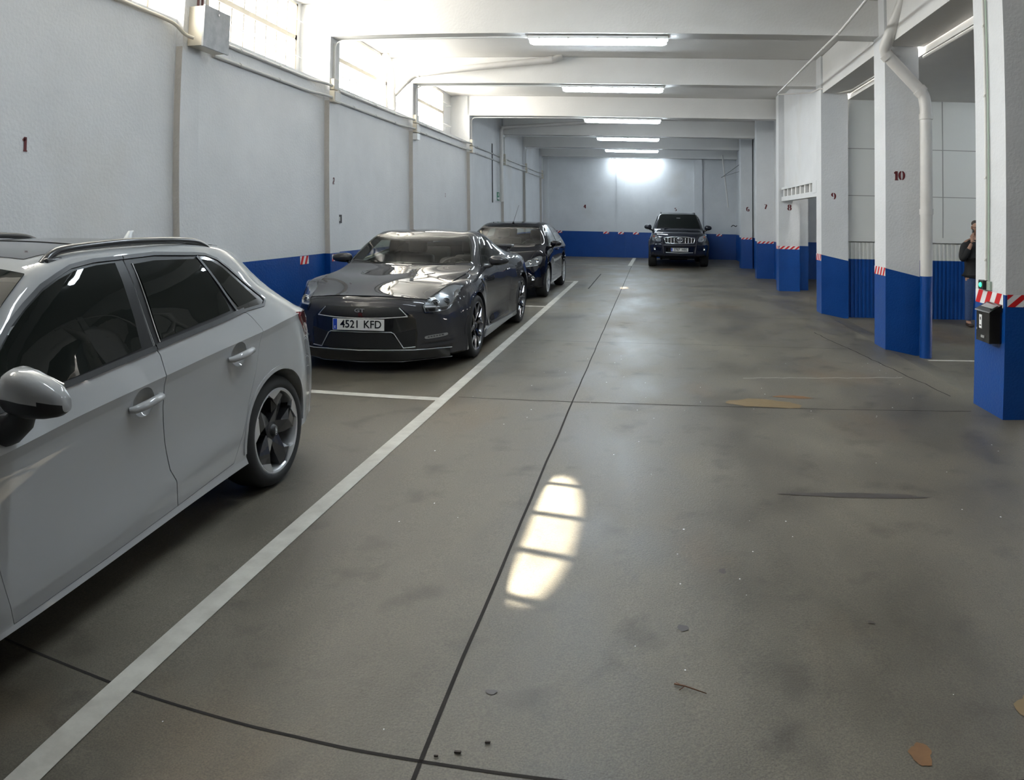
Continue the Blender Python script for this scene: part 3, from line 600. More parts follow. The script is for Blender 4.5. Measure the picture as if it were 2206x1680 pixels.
def loft(lines, ys, nsub=4, sharp=(), endr=.06, deform=None, inset=0, zmid=.5):
    """lines: [(xknots, zknots)] each [(y,v)...], from bottom centre to top centre. returns (verts, faces)"""
    XS = [pchip(l[0], ys) for l in lines]; ZS = [pchip(l[1], ys) for l in lines]; nl = len(lines); rings = []
    y0, y1 = ys[0], ys[-1]
    for k, y in enumerate(ys):
        P = [Vector((XS[j][k], ZS[j][k])) for j in range(nl)]; sec = []
        for j in range(nl - 1):
            a, b = P[j], P[j + 1]; L = (b - a).length
            pa = P[j - 1] if j > 0 else Vector((-P[1].x, P[1].y)); pb = P[j + 2] if j + 2 < nl else Vector((-P[nl - 2].x, P[nl - 2].y))
            ta = (b - a) if (j in sharp) else ((b - pa) * (L / max(1e-6, (b - a).length + (a - pa).length)))
            tb = (b - a) if (j + 1 in sharp) else ((pb - a) * (L / max(1e-6, (b - a).length + (pb - b).length)))
            for s in range(nsub):
                t = s / nsub; sec.append(a * (2 * t ** 3 - 3 * t * t + 1) + ta * (t ** 3 - 2 * t * t + t) + b * (-2 * t ** 3 + 3 * t * t) + tb * (t ** 3 - t * t))
        sec.append(P[-1])
        e = 0
        for dd in (y - y0, y1 - y):
            if dd < endr: e = max(e, endr * (1 - math.sqrt(max(0, 1 - (1 - dd / endr) ** 2))))
        if e:
            xm = max(p.x for p in sec); zt = max(p.y for p in sec); zb = min(p.y for p in sec); zc = (zt + zb) / 2
            sec = [Vector((p.x * (1 - e / xm), zc + (p.y - zc) * (1 - e / (zt - zc)))) for p in sec]
        rings.append([Vector((p.x, y, p.y)) for p in sec])
    m = len(rings[0]); vs, fs = [], []
    n = 2 * m - 2
    for r in rings:
        full = r + [Vector((-p.x, p.y, p.z)) for p in r[-2:0:-1]]
        vs += full
    K = len(rings); fs = []
    for i in range(K - 1):
        for j in range(n):
            j2 = (j + 1) % n; fs.append((i * n + j, i * n + j2, (i + 1) * n + j2, (i + 1) * n + j))
    nc = 14
    for base, flip in ((0, False), ((K - 1) * n, True)):      # end caps as a grid, so that they can take the plan curve of the nose
        rows = []
        for j in range(m):
            a = vs[base + j]; row = [base + j]
            if 0 < j < m - 1:
                for k in range(1, nc): row.append(len(vs)); vs.append(Vector((a.x * (1 - 2 * k / nc), a.y, a.z)))
                row.append(base + n - j)
            else: row = [base + j] * (nc + 1)
            rows.append(row)
        for j in range(m - 1):
            for k in range(nc):
                q2 = []
                for t in (rows[j][k], rows[j + 1][k], rows[j + 1][k + 1], rows[j][k + 1]):
                    if t not in q2: q2.append(t)
                if len(q2) > 2: fs.append(tuple(q2[::-1] if flip else q2))
    if deform: vs = [deform(v) for v in vs]
    return vs, fs
def smoothstep(t): t = max(0, min(1, t)); return t * t * (3 - 2 * t)
def mesh_of(vs, fs, name='m'):
    me = bpy.data.meshes.new(name); me.from_pydata([tuple(v) for v in vs], [], fs)
    bm = bmesh.new(); bm.from_mesh(me); bmesh.ops.remove_doubles(bm, verts=bm.verts, dist=1e-5); bmesh.ops.recalc_face_normals(bm, faces=bm.faces); bm.to_mesh(me); bm.free(); me.update(); return me
def boolean(me, cutters, op='DIFFERENCE'):
    """cutters: list of (mesh, material index)"""
    o = bpy.data.objects.new('tmp', me); COL.objects.link(o); cs = []
    while len(me.materials) < 2: me.materials.append(None)
    for c, mi in cutters:
        while len(c.materials) < 2: c.materials.append(None)
        c.polygons.foreach_set('material_index', [mi] * len(c.polygons))
        co = bpy.data.objects.new('cut', c); COL.objects.link(co); cs.append(co)
        md = o.modifiers.new('b', 'BOOLEAN'); md.operation = op; md.solver = 'EXACT'; md.object = co
    dg = bpy.context.evaluated_depsgraph_get(); ev = o.evaluated_get(dg); out = bpy.data.meshes.new_from_object(ev)
    for c in cs + [o]: bpy.data.objects.remove(c)
    while len(out.materials): out.materials.pop(index=0)
    return out
def cabin_cut(L, y0, y1, z0, dx=.055, dz=.05, iz=(-4, -3, -2, -1)):
    """closed inner volume that follows the greenhouse of the lofted body"""
    ys = np.linspace(y0, y1, 28); g = lambda k, i: pchip(L[i][k], ys)
    rail, belt = iz[1], iz[0]
    X = [0 * ys, 0 * ys + .66, g(0, belt) - dx * 1.6, g(0, belt) - dx, g(0, rail) - dx, g(0, iz[2]), 0 * ys]
    Z = [0 * ys + z0, 0 * ys + z0, 0 * ys + z0 + .15, g(1, belt) - dz, g(1, rail) - dz, g(1, iz[2]) - dz, g(1, iz[3]) - dz]
    LL = [([(y, v) for y, v in zip(ys, x)], [(y, v) for y, v in zip(ys, z)]) for x, z in zip(X, Z)]
    vs, fs = loft(LL, ys, 1, sharp=range(9), endr=0); return mesh_of(vs, fs)
def prism_x(poly, x0, x1): return MB().prism(poly, x0, x1, lambda u, v, h: (h, u, v)).mesh()
def prism_y(poly, y0, y1): return MB().prism(poly, y0, y1, lambda u, v, h: (u, h, v)).mesh()
def shrink(poly, d):
    n = len(poly); A = sum(poly[i][0] * poly[(i + 1) % n][1] - poly[(i + 1) % n][0] * poly[i][1] for i in range(n)); s = 1 if A > 0 else -1; out = []
    for i in range(n):
        p, q, r = Vector(poly[i - 1]), Vector(poly[i]), Vector(poly[(i + 1) % n]); e1, e2 = (q - p).normalized(), (r - q).normalized()
        n1, n2 = Vector((-e1.y, e1.x)) * s, Vector((-e2.y, e2.x)) * s; b = (n1 + n2); k = b.length
        out.append(tuple(q + (b.normalized() * (d / max(.35, b.normalized().dot(n1))) if k > 1e-6 else n1 * d)))
    return out
def inside(p, poly):
    x, y = p; c = False; n = len(poly)
    for i in range(n):
        (x1, y1), (x2, y2) = poly[i], poly[(i + 1) % n]
        if (y1 > y) != (y2 > y) and x < (x2 - x1) * (y - y1) / (y2 - y1) + x1: c = not c
    return c
def spline(P, n=6, closed=True):
    """Catmull-Rom through 2D points; a point with a third item is a corner"""
    out = []; N = len(P)
    for i in range(N if closed else N - 1):
        p0, p1, p2, p3 = (P[(i - 1) % N] if closed or i else P[0]), P[i], P[(i + 1) % N], (P[(i + 2) % N] if closed or i + 2 < N else P[-1])
        a, b = Vector(p1[:2]), Vector(p2[:2]); ta = (b - a) if len(p1) > 2 else (b - Vector(p0[:2])) / 2; tb = (b - a) if len(p2) > 2 else (Vector(p3[:2]) - a) / 2
        for s in range(n):
            t = s / n; out.append(tuple(a * (2 * t ** 3 - 3 * t * t + 1) + ta * (t ** 3 - 2 * t * t + t) + b * (-2 * t ** 3 + 3 * t * t) + tb * (t ** 3 - t * t)))
    if not closed: out.append(tuple(P[-1][:2]))
    return out
class Shell:
    def __init__(s, me): s.bvh = BVHTree.FromPolygons([v.co.copy() for v in me.vertices], [tuple(p.vertices) for p in me.polygons])
    def hit(s, u, v, ax, sd=1):
        """ax 'x': (y,z) seen from side sd ; 'y': (x,z) from the front (sd=-1) or tail ; 'z': (x,y) from above"""
        if ax == 'x': o, d = Vector((sd * 3, u, v)), Vector((-sd, 0, 0))
        elif ax == 'y': o, d = Vector((u, sd * 9, v)), Vector((0, -sd, 0))
        else: o, d = Vector((u, v, 4)), Vector((0, 0, -1))
        p, n, i, t = s.bvh.ray_cast(o, d)
        if p is None:
            g = {'x': Vector((sd * .8, u, v)), 'y': Vector((u, sd * 3, v)), 'z': Vector((u, v, 1))}[ax]; p, n, i, t = s.bvh.find_nearest(g)
        if n.dot(d) > 0: n = -n
        return p, n
    def patch(s, name, poly, ax, sd, off, m, parent, res=.04, skirt=.012, label=None, group=None, fit=0):
        if ax == 'x' and sd < 0: pass
        P = []; n = len(poly)
        for i in range(n):
            a, b = Vector(poly[i][:2]), Vector(poly[(i + 1) % n][:2]); k = max(1, int((b - a).length / res))
            for j in range(k): P.append(a.lerp(b, j / k))
        nb = len(P); xs = [p.x for p in P]; ys = [p.y for p in P]; pl = [tuple(p) for p in P]
        u = min(xs) + res / 2
        while u < max(xs):
            v = min(ys) + res / 2
            while v < max(ys):
                if inside((u, v), pl):
                    q = Vector((u, v))
                    if min((q - p).length_squared for p in P) > (res * .45) ** 2: P.append(q)
                v += res
            u += res
        r = delaunay_2d_cdt(P, [], [list(range(nb))], 1, 1e-6); V, F, orig = r[0], r[2], r[3]
        top, nr = [], []
        for p in V: a, nn = s.hit(p.x, p.y, ax, sd); top.append(a + nn * off); nr.append(nn)
        if fit:          # even out the surface: least-squares polynomial of the depth over the two plane axes
            k3 = {'x': 0, 'y': 1, 'z': 2}[ax]; uv = [i for i in range(3) if i != k3]; A_ = np.array([[t[uv[0]], t[uv[1]]] for t in top]); dd = np.array([t[k3] for t in top]); c0 = A_.mean(0); A_ = A_ - c0
            Mx = np.stack([A_[:, 0] ** i * A_[:, 1] ** j for i in range(fit + 1) for j in range(fit + 1 - i)], 1); co = np.linalg.lstsq(Mx, dd, rcond=None)[0]; ft = Mx @ co
            sgn = 1 if np.mean([n_[k3] for n_ in nr]) > 0 else -1; sh_ = max(0, float(np.quantile((dd - ft) * sgn, .97)))
            for t, q in zip(top, ft): t[k3] = q + sgn * min(sh_, .012)
        edge = {}
        for f in F:
            for i in range(len(f)):
                e = (f[i], f[(i + 1) % len(f)]); edge[tuple(sorted(e))] = edge.get(tuple(sorted(e)), 0) + 1 if tuple(sorted(e)) in edge else 1
        vs = list(top); fs = [tuple(f) for f in F]; mp = {}
        for e, c in edge.items():
            if c == 1:
                for i in e:
                    if i not in mp: mp[i] = len(vs); vs.append(top[i] - nr[i] * skirt)
                fs.append((e[0], e[1], mp[e[1]], mp[e[0]]))
        me = bpy.data.meshes.new(name); me.from_pydata([tuple(v) for v in vs], [], fs)
        bm = bmesh.new(); bm.from_mesh(me); bmesh.ops.recalc_face_normals(bm, faces=bm.faces); bm.faces.ensure_lookup_table()
        # top faces must face outwards
        if bm.faces[0].normal.dot(nr[fs[0][0]]) < 0: bmesh.ops.reverse_faces(bm, faces=bm.faces)
        bm.to_mesh(me); bm.free()
        return tag(link(name, me, m, parent, True, 50), label, group=group)
    def ribbon(s, name, path, w, ax, sd, off, m, parent, closed=False, res=.04, skirt=.008, depth=None):
        P = [Vector(p[:2]) for p in path]
        if closed: P.append(P[0])
        Q = []
        for i in range(len(P) - 1):
            k = max(1, int((P[i + 1] - P[i]).length / res))
            for j in range(k): Q.append(P[i].lerp(P[i + 1], j / k))
        if not closed: Q.append(P[-1])
        N = len(Q); vs = []
        for i, p in enumerate(Q):
            a = Q[i - 1] if closed or i else p; b = Q[(i + 1) % N] if closed or i < N - 1 else p
            d = (b - a).normalized(); nn = Vector((-d.y, d.x)) * w / 2
            for q in (p - nn, p + nn):
                h, k = s.hit(q.x, q.y, ax, sd); vs.append(h - k * skirt); vs.append(h + k * off)
        fs = []
        for i in range(N if closed else N - 1):
            a, b = 4 * i, 4 * ((i + 1) % N); fs += [(a + 1, a + 3, b + 3, b + 1), (a, a + 1, b + 1, b), (a + 3, a + 2, b + 2, b + 3)]
        me = bpy.data.meshes.new(name); me.from_pydata([tuple(v) for v in vs], [], fs)
        bm = bmesh.new(); bm.from_mesh(me); bmesh.ops.recalc_face_normals(bm, faces=bm.faces); bm.to_mesh(me); bm.free()
        return link(name, me, m, parent, True, 40)
    def tubeline(s, name, path, r, ax, sd, off, m, parent, closed=False):
        pts = [s.hit(p[0], p[1], ax, sd) for p in path]; mb = MB(); mb.tube([a + n * off for a, n in pts], r, 8, closed=closed); return mb.obj(name, [m], parent, True, 60)
def carbody(me, wells, cabin, holes):
    cut = [(c, 1) for c in wells] + ([(cabin, 1)] if cabin else [])
    me = boolean(me, cut) if cut else me
    return boolean(me, [(h, 1) for h in holes]) if holes else me
def wellcut(y, z, r, x0, x1): 
    mb = MB(); n = 40; pts = [(y + r * math.cos(2 * PI * i / n), z + r * math.sin(2 * PI * i / n)) for i in range(n)]
    return mb.prism(pts, x0, x1, lambda u, v, h: (h, u, v)).mesh()
def wheel(parent, x, y, R_, W, rr, sd, style, mats):
    """sd +1: outer face to +x"""
    X = lambda t: x + sd * t      # t measured outwards from the outer face (negative inside)
    mb = MB(); c = (0, y, R_)
    b = .028
    prof = [(rr + .004, -.012), (rr + .012, -.002), (R_ - .05, .004), (R_ - .022, -.006), (R_ - .006, -.03), (R_, -.06), (R_, -W + .06), (R_ - .012, -W + .02), (R_ - .06, -W), (rr, -W + .01), (rr - .01, -W / 2)]
    mb.lathe([(r, X(t)) for r, t in prof], 56, 'x', c, close=True)
    for g in (-.30, -.5, -.70): pass
    ty = mb.obj('wheel', [RUBBER], parent, True, 40)
    rim, sp, cap = mats
    mb = MB(); prof = [(rr + .012, -.004), (rr + .004, -.002), (rr - .006, -.006), (rr - .014, -.02), (rr - .018, -.06), (rr - .03, -W + .03), (rr + .0, -W + .02), (rr + .006, -.03)]
    mb.lathe([(r, X(t)) for r, t in prof], 56, 'x', c, close=True); mb.obj('rim', [rim], ty, True, 35)
    mb = MB(); mb.lathe([(.001, X(-.10)), (rr * .62, X(-.10)), (rr * .64, X(-.12)), (.001, X(-.12))], 40, 'x', c); mb.obj('brake_disc', [mat('brake_steel', (.16, .15, .15), .4, .8)], ty, True, 35)
    mb = MB(); mb.lathe([(.001, X(-W + .04)), (rr - .02, X(-W + .04)), (rr - .02, X(-W + .02)), (.001, X(-W + .02))], 40, 'x', c); mb.obj('backing', [DARK], ty)
    def spoke(a, pts2, t0, t1, m, nm='spoke', ridge=None):
        mb = MB(); ca, sa = math.cos(a), math.sin(a); n = len(pts2)
        F = lambda u, v, h: (X(h), y + (u * ca - v * sa) * sd, R_ + (u * sa + v * ca))
        vs = [F(u, v, t0) for u, v in pts2]
        hs = [(ridge(u, v) if ridge else t1) for u, v in pts2]; vs += [F(u, v, h) for (u, v), h in zip(pts2, hs)]
        cu = sum(p[0] for p in pts2) / n; cv = sum(p[1] for p in pts2) / n; vs.append(F(cu, cv, max(hs) + (.006 if ridge else .0)))
        fs = [tuple(range(n))] + [(i, (i + 1) % n, n + (i + 1) % n, n + i) for i in range(n)] + [(n + i, n + (i + 1) % n, 2 * n) for i in range(n)]
        mb.add(vs, fs); return mb.obj(nm, [m], ty)
    if style == 'rotor':
        for k in range(5):
            a = 2 * PI * k / 5 + .30
            dish = lambda u, v: -.012 - .030 * (1 - math.hypot(u, v) / rr) * 1.2
            spoke(a, [(.035, -.045), (rr * .45, -.075), (rr * .80, -.095), (rr * .985, -.03), (rr * .985, .075), (rr * .8, .035), (rr * .45, .01), (.04, .04)], -.075, 0, sp, 'spoke', dish)
            spoke(a, [(rr * .80, .028), (rr * .95, -.055), (rr * .995, -.045), (rr * .985, .085), (rr * .93, .075)], -.03, -.003, rim, 'spoke_tip')
    elif style == 'split':
        for k in range(5):
            a = 2 * PI * k / 5 + .35
            for s2 in (-1, 1):
                for q in (0,):
                    p = [(.04, s2 * .004), (rr * .5, s2 * .035), (rr * .985, s2 * .115), (rr * .985, s2 * .085), (rr * .55, s2 * .008), (.05, s2 * -.02)]
                    spoke(a, p if s2 > 0 else p[::-1], -.06, 0, sp, 'spoke', lambda u, v: -.006 - .03 * (1 - math.hypot(u, v) / rr))
    else:
        ns = {'five': 5, 'six': 6}[style]
        for k in range(ns):
            a = 2 * PI * k / ns + .3; wd = .05 if style == 'six' else .028
            if style == 'five':
                for s2 in (-1, 1): spoke(a + s2 * .17, [(.04, -.018), (rr * .985, -.02), (rr * .985, .02), (.04, .018)], -.05, 0, sp, 'spoke', lambda u, v: -.008 - .025 * (1 - math.hypot(u, v) / rr))
            else: spoke(a, [(.05, -.03), (rr * .985, -wd), (rr * .985, wd), (.05, .03)], -.05, 0, sp, 'spoke', lambda u, v: -.008 - .02 * (1 - math.hypot(u, v) / rr))
    mb = MB(); mb.lathe([(.001, X(-.012)), (.024, X(-.013)), (.031, X(-.018)), (.036, X(-.03)), (.075, X(-.045)), (.08, X(-.08)), (.001, X(-.08))], 28, 'x', c); mb.obj('centre_cap', [cap], ty, True, 40)
    for k in range(5):
        a = 2 * PI * k / 5; mb = MB(); mb.lathe([(.001, X(-.036)), (.009, X(-.036)), (.009, X(-.06))], 8, 'x', (0, y + .055 * math.cos(a), R_ + .055 * math.sin(a))); mb.obj('wheel_bolt', [SILVER], ty)
    return ty
FONT = None
def text_mesh(s, size, depth, M_, m, name, parent):
    c = bpy.data.curves.new('t', 'FONT'); c.body = s; c.size = size; c.extrude = depth; c.align_x = 'CENTER'; c.align_y = 'CENTER'; c.space_character = 1.0; c.offset = size * .012; c.resolution_u = 4
    o = bpy.data.objects.new('t', c); COL.objects.link(o); dg = bpy.context.evaluated_depsgraph_get(); dg.update(); me = bpy.data.meshes.new_from_object(o.evaluated_get(dg)); bpy.data.objects.remove(o); bpy.data.curves.remove(c)
    me.transform(M_); me.materials.clear(); return link(name, me, m, parent)
def plate(parent, x, y, z, W, Hh, txt, tilt=0, curve=0):
    """number plate facing -y"""
    T = Matrix.Translation((x, y, z)) @ Matrix.Rotation(PI / 2 + tilt, 4, 'X')
    def B(x0, y0, x1, y1, h0, h1, mi, mb): mb.box((x0, y0, h0), (x1, y1, h1), mi, lambda a, b, c: T @ Vector((a, b, c)))
    mb = MB(); B(-W / 2, -Hh / 2, W / 2, Hh / 2, 0, .004, 0, mb); p = mb.obj('number_plate', [mat('plate_white', (.62, .62, .60), .4)], parent)
    mb = MB(); B(-W / 2 + .004, -Hh / 2 + .004, -W / 2 + W * .085, Hh / 2 - .004, .004, .0047, 0, mb); mb.obj('blue_band', [mat('plate_blue', (.01, .05, .42), .4)], p)
    e = text_mesh('E', Hh * .28, .0003, T @ Matrix.Translation((-W / 2 + W * .045, -Hh * .26, .0052)), WHT, 'country_letter', p)
    a, b = txt.split(); K = Matrix.Diagonal((1.12, 1.22, 1, 1))
    text_mesh(a, Hh * .78, .0004, T @ Matrix.Translation((-W * .165, 0, .0052)) @ K, BLACK, 'plate_digits', p)
    text_mesh(b, Hh * .78, .0004, T @ Matrix.Translation((W * .275, 0, .0052)) @ K, BLACK, 'plate_letters', p)
    return p
def rbox(mb, a, b, r=.03, mi=0):
    """rounded box as chamfered solid"""
    x0, y0, z0 = a; x1, y1, z1 = b; r = min(r, (x1 - x0) / 2.1, (y1 - y0) / 2.1, (z1 - z0) / 2.1)
    bm = bmesh.new(); bmesh.ops.create_cube(bm, size=1); bmesh.ops.scale(bm, vec=(x1 - x0, y1 - y0, z1 - z0), verts=bm.verts); bmesh.ops.translate(bm, vec=((x0 + x1) / 2, (y0 + y1) / 2, (z0 + z1) / 2), verts=bm.verts)
    bmesh.ops.bevel(bm, geom=list(bm.edges), offset=r, segments=3, affect='EDGES', profile=.5); bm.verts.index_update()
    mb.add([v.co.copy() for v in bm.verts], [tuple(v.index for v in f.verts) for f in bm.faces], mi); bm.free()
def seats(parent, ys, xs, zb, m, hr=True):
    for y in ys:
        for x in xs:
            mb = MB(); rbox(mb, (x - .24, y - .25, zb), (x + .24, y + .25, zb + .14), .05)
            k = len(mb.v); rbox(mb, (x - .23, y + .20, zb + .08), (x + .23, y + .32, zb + .62), .05)
            for i in range(k, len(mb.v)): vx, vy, vz = mb.v[i]; mb.v[i] = (vx, vy + (vz - zb) * .25, vz)
            s = mb.obj('seat', [m], parent, True, 50)
            if hr: mb = MB(); rbox(mb, (x - .13, y + .37, zb + .64), (x + .13, y + .46, zb + .83), .04); mb.obj('headrest', [m], s, True, 50)
def steering(parent, x, y, z, m):
    mb = MB(); T = Matrix.Translation((x, y, z)) @ Matrix.Rotation(math.radians(65), 4, 'X')
    pts = [T @ Vector((.18 * math.cos(a), .18 * math.sin(a), 0)) for a in np.linspace(0, 2 * PI, 33)[:-1]]; mb.tube(pts, .014, 8, closed=True)
    for a in (0, PI, -PI / 2): mb.tube([T @ Vector((.05 * math.cos(a), .05 * math.sin(a), -.01)), T @ Vector((.18 * math.cos(a), .18 * math.sin(a), 0))], .014, 6)
    mb.obj('steering_wheel', [m], parent, True, 60)
def mirror(parent, x, y, z, w, h, d, sd, shellm, low, stalk=True, name='door_mirror', droop=0):
    """rounded housing, x = inner edge, grows outwards"""
    bm = bmesh.new(); bmesh.ops.create_uvsphere(bm, u_segments=28, v_segments=18, radius=1)
    for v in bm.verts:
        a, b, c = v.co; p = 2.6
        q = (abs(a) ** p + abs(b) ** p + abs(c) ** p) ** (-1 / p); a, b, c = a * q, b * q, c * q
        if b > 0: b *= .35                       # flat glass side looks backwards
        tp = 1 - .28 * (a * .5 + .5)
        v.co = Vector((a * w / 2, b * d * .62, c * h / 2 * tp))
    bm.verts.index_update(); vs = [Vector((sd * (x + w / 2 + v.co.x), y + v.co.y + .0 * v.co.x, z + v.co.z + droop * v.co.x)) for v in bm.verts]
    fs = [tuple(v.index for v in f.verts) for f in bm.faces]; mi = [1 if f.calc_center_median().z < -h * .22 else 0 for f in bm.faces]
    mb = MB(); 
    for f, m_ in zip(fs, mi): mb.f.append(f); mb.m.append(m_)
    mb.v = [tuple(v) for v in vs]; o = mb.obj(name, [shellm, low], parent, True, 60); bm.free()
    mb = MB(); mb.lathe([(.001, 0), (h * .36, 0)], 24, 'y', (0, 0, 0)); 
    mb.v = [(sd * (x + w / 2) + v[0] * w / h * .98, y + d * .225, z + v[2] * .95) for v in mb.v]; mb.obj('mirror_glass', [CHROME], o, True)
    if stalk:
        mb = MB(); mb.tube([(sd * (x - .06), y + .0, z - h * .62), (sd * (x + w * .3), y - .01, z - h * .35)], [.028, .034], 10); mb.obj('stalk', [low], o, True, 60)
    return o
def place(t, wx, wy, room=True):
    """put a car down on the sloping floor: wx,wy world position of the car origin"""
    yr = wy - KY * wx; t.location = (wx, wy, KZ * wx); t.rotation_euler = (0, math.atan(-KZ), 0)
def paint(name, c, metal=.0, rough=.35, flake=False, coat=1.0): return mat(name, c, rough, metal, coat, .0)
def pod(parent, name, secs, ms, zcut, sd=1, n=24, p=2.5):
    """loft along x of rounded sections (x, y0, y1, z0, z1)"""
    mb = MB(); vs = []
    for (x, y0, y1, z0, z1) in secs:
        for k in range(n):
            a = 2 * PI * k / n; c, s2 = math.cos(a), math.sin(a); q = (abs(c) ** p + abs(s2) ** p) ** (-1 / p)
            vs.append((sd * x, (y0 + y1) / 2 + c * q * (y1 - y0) / 2, (z0 + z1) / 2 + s2 * q * (z1 - z0) / 2))
    K = len(secs)
    for i in range(K - 1):
        for k in range(n):
            f = (i * n + k, i * n + (k + 1) % n, (i + 1) * n + (k + 1) % n, (i + 1) * n + k); mb.f.append(f); mb.m.append(1 if sum(vs[q][2] for q in f) / 4 < zcut else 0)
    mb.f.append(tuple(range(n))); mb.m.append(0); mb.f.append(tuple(range((K - 1) * n, K * n))[::-1]); mb.m.append(0); mb.v = vs
    return mb.obj(name, ms, parent, True, 50)
GLASS_D = glass_mat('dark_tinted_glass', (.035, .04, .04)); GLASS_M = glass_mat('lightly_tinted_glass', (.55, .60, .56)); GLASS_F = glass_mat('front_side_glass', (.16, .19, .18)); LENS = glass_mat('headlamp_lens', (.88, .9, .92))
# ================================================================== white estate-style hatchback
def car_white():
    t = empty('parked_car', (0, 0, 0), 'white five-door hatchback with black roof rails parked nearest the viewer', 'car', 'parked cars'); place(t, -3.06, 3.89)
    P = paint('white_car_paint', (.37, .375, .375), 0, .4); Dk = DARK
    K = lambda *a: list(a)
    zb = K((-3.48, .17), (-2.2, .15), (-.4, .215), (.86, .24))
    off = lambda ks, d: [(y, v + d) for y, v in ks]
    CR = K((-3.48, .60), (-3.2, .68), (-2.6, .745), (-1.97, .78), (-1.54, .82), (-1.01, .86), (-.66, .89), (-.15, .93), (.15, .96), (.6, .97), (.86, .86))
    L = [
        ([(0, 0)], zb),
        (K((-3.48, .60), (-3.2, .70), (-2.6, .79), (-.3, .79), (.5, .72), (.86, .60)), zb),
        (K((-3.48, .66), (-3.1, .80), (-2.6, .862), (-1.3, .878), (-.3, .872), (.4, .84), (.86, .72)), off(zb, .025)),
        (K((-3.48, .66), (-3.1, .80), (-2.6, .862), (-1.3, .872), (-.3, .866), (.4, .84), (.86, .72)), K((-3.48, .24), (-2.2, .195), (-1.0, .24), (-.5, .275), (.86, .30))),
        (K((-3.48, .67), (-3.1, .81), (-2.6, .875), (-1.3, .880), (-.3, .880), (.4, .85), (.86, .74)), K((-3.48, .33), (-2.1, .265), (-1.5, .285), (-1.0, .355), (-.6, .42), (.86, .42))),
        (K((-3.48, .66), (-3.1, .81), (-2.6, .878), (-1.3, .862), (-.55, .868), (0, .893), (.4, .865), (.86, .74)), K((-3.48, .48), (-1.5, .52), (0, .62), (.86, .60))),
        (K((-3.48, .615), (-3.2, .772), (-2.6, .858), (-1.3, .870), (0, .876), (.4, .835), (.86, .70)), off(CR, -.045)),
        (K((-3.48, .62), (-3.2, .78), (-2.6, .868), (-1.3, .882), (0, .882), (.4, .84), (.86, .70)), CR),
        (K((-3.48, .5), (-3.3, .62), (-2.9, .75), (-2.3, .81), (-1.5, .835), (-.5, .825), (0, .79), (.3, .75), (.6, .69), (.86, .60)), K((-3.48, .63), (-3.3, .72), (-3.0, .80), (-2.6, .865), (-2.1, .905), (-1.51, .94), (-1.02, .98), (-.58, 1.02), (-.26, 1.05), (0, 1.075), (.3, 1.06), (.6, 1.0), (.86, .90))),
        (K((-3.48, .45), (-2.8, .64), (-2.2, .73), (-1.8, .70), (-1.5, .665), (-1.2, .64), (-.6, .64), (-.1, .615), (.2, .58), (.6, .56), (.86, .50)), K((-3.48, .66), (-3.0, .86), (-2.6, .93), (-2.2, .98), (-1.82, 1.155), (-1.64, 1.255), (-1.5, 1.325), (-1.3, 1.375), (-1.0, 1.39), (-.5, 1.395), (-.2, 1.375), (0, 1.33), (.11, 1.285), (.26, 1.205), (.53, 1.045), (.70, .95), (.86, .90))),
        (K((-3.48, .30), (-2.5, .42), (-1.6, .52), (-.1, .50), (.4, .44), (.86, .36)), K((-3.48, .665), (-3.0, .885), (-2.5, .955), (-2.3, .995), (-1.9, 1.18), (-1.6, 1.33), (-1.45, 1.38), (-1.2, 1.405), (-.6, 1.415), (-.1, 1.395), (.12, 1.36), (.3, 1.24), (.5, 1.10), (.68, .99), (.86, .90))),
        ([(0, 0)], K((-3.48, .67), (-3.0, .90), (-2.55, .97), (-2.35, 1.01), (-1.95, 1.20), (-1.65, 1.35), (-1.5, 1.395), (-1.2, 1.42), (-.6, 1.43), (-.1, 1.41), (.2, 1.375), (.34, 1.28), (.5, 1.15), (.68, 1.0), (.86, .905)))]
    ys = np.array(sorted(set(list(np.round(np.linspace(-3.48, -3.3, 9), 4)) + list(np.round(np.linspace(-3.3, .7, 92), 4)) + list(np.round(np.linspace(.7, .86, 9), 4)))))
    def df(v):
        f = smoothstep((v.y - .15) / .7) ; g = smoothstep((-2.7 - v.y) / .7)
        return Vector((v.x, v.y - .20 * f * (abs(v.x) / .85) ** 2.2 + .25 * g * (abs(v.x) / .85) ** 2, v.z))
    vs, fs = loft(L, ys, 5, sharp=(2, 3, 4, 6, 7), endr=.07, deform=df); me0 = mesh_of(vs, fs); sh = Shell(me0)
    WR, WY = .325, -.02
    cuts = [wellcut(WY, .335, .350, x0, x1) for x0, x1 in ((.60, 1.1), (-1.1, -.60))] + [wellcut(-2.637, .335, .350, x0, x1) for x0, x1 in ((.60, 1.1), (-1.1, -.60))]
    seamB = [(-.99, .247), (-.99, .37), (-1.02, .43), (-1.03, .57), (-1.03, .72), (-1.01, .86), (-1.0, .95), (-1.015, .98)]
    frameT = [(-1.19, 1.368), (-1.34, 1.352), (-1.43, 1.325), (-1.53, 1.29), (-1.64, 1.23), (-1.74, 1.17), (-1.82, 1.11), (-2.0, .98)]
    FD = [(-2.1, .90), (-2.09, .60), (-2.08, .37), (-2.07, .195), (-1.5, .215)] + seamB + [(-1.0, 1.374)] + frameT
    RD = seamB[::-1] + [(-.49, .285), (-.44, .36), (-.37, .47), (-.31, .61), (-.25, .72), (-.21, .83), (-.16, .94), (-.19, 1.0), (-.22, 1.035), (-.27, 1.053), (-.31, 1.06), (-.46, 1.36), (-.77, 1.38), (-1.0, 1.374)]
    body = boolean(me0, [(c, 1) for c in cuts])
    dish = lambda y, z, sd: (lambda m: m)(MB().lathe([(.0001, -.03), (.03, -.027), (.05, -.018), (.062, 0), (.062, .06), (.0001, .06)], 24, 'x', (0, 0, 0))).mesh()
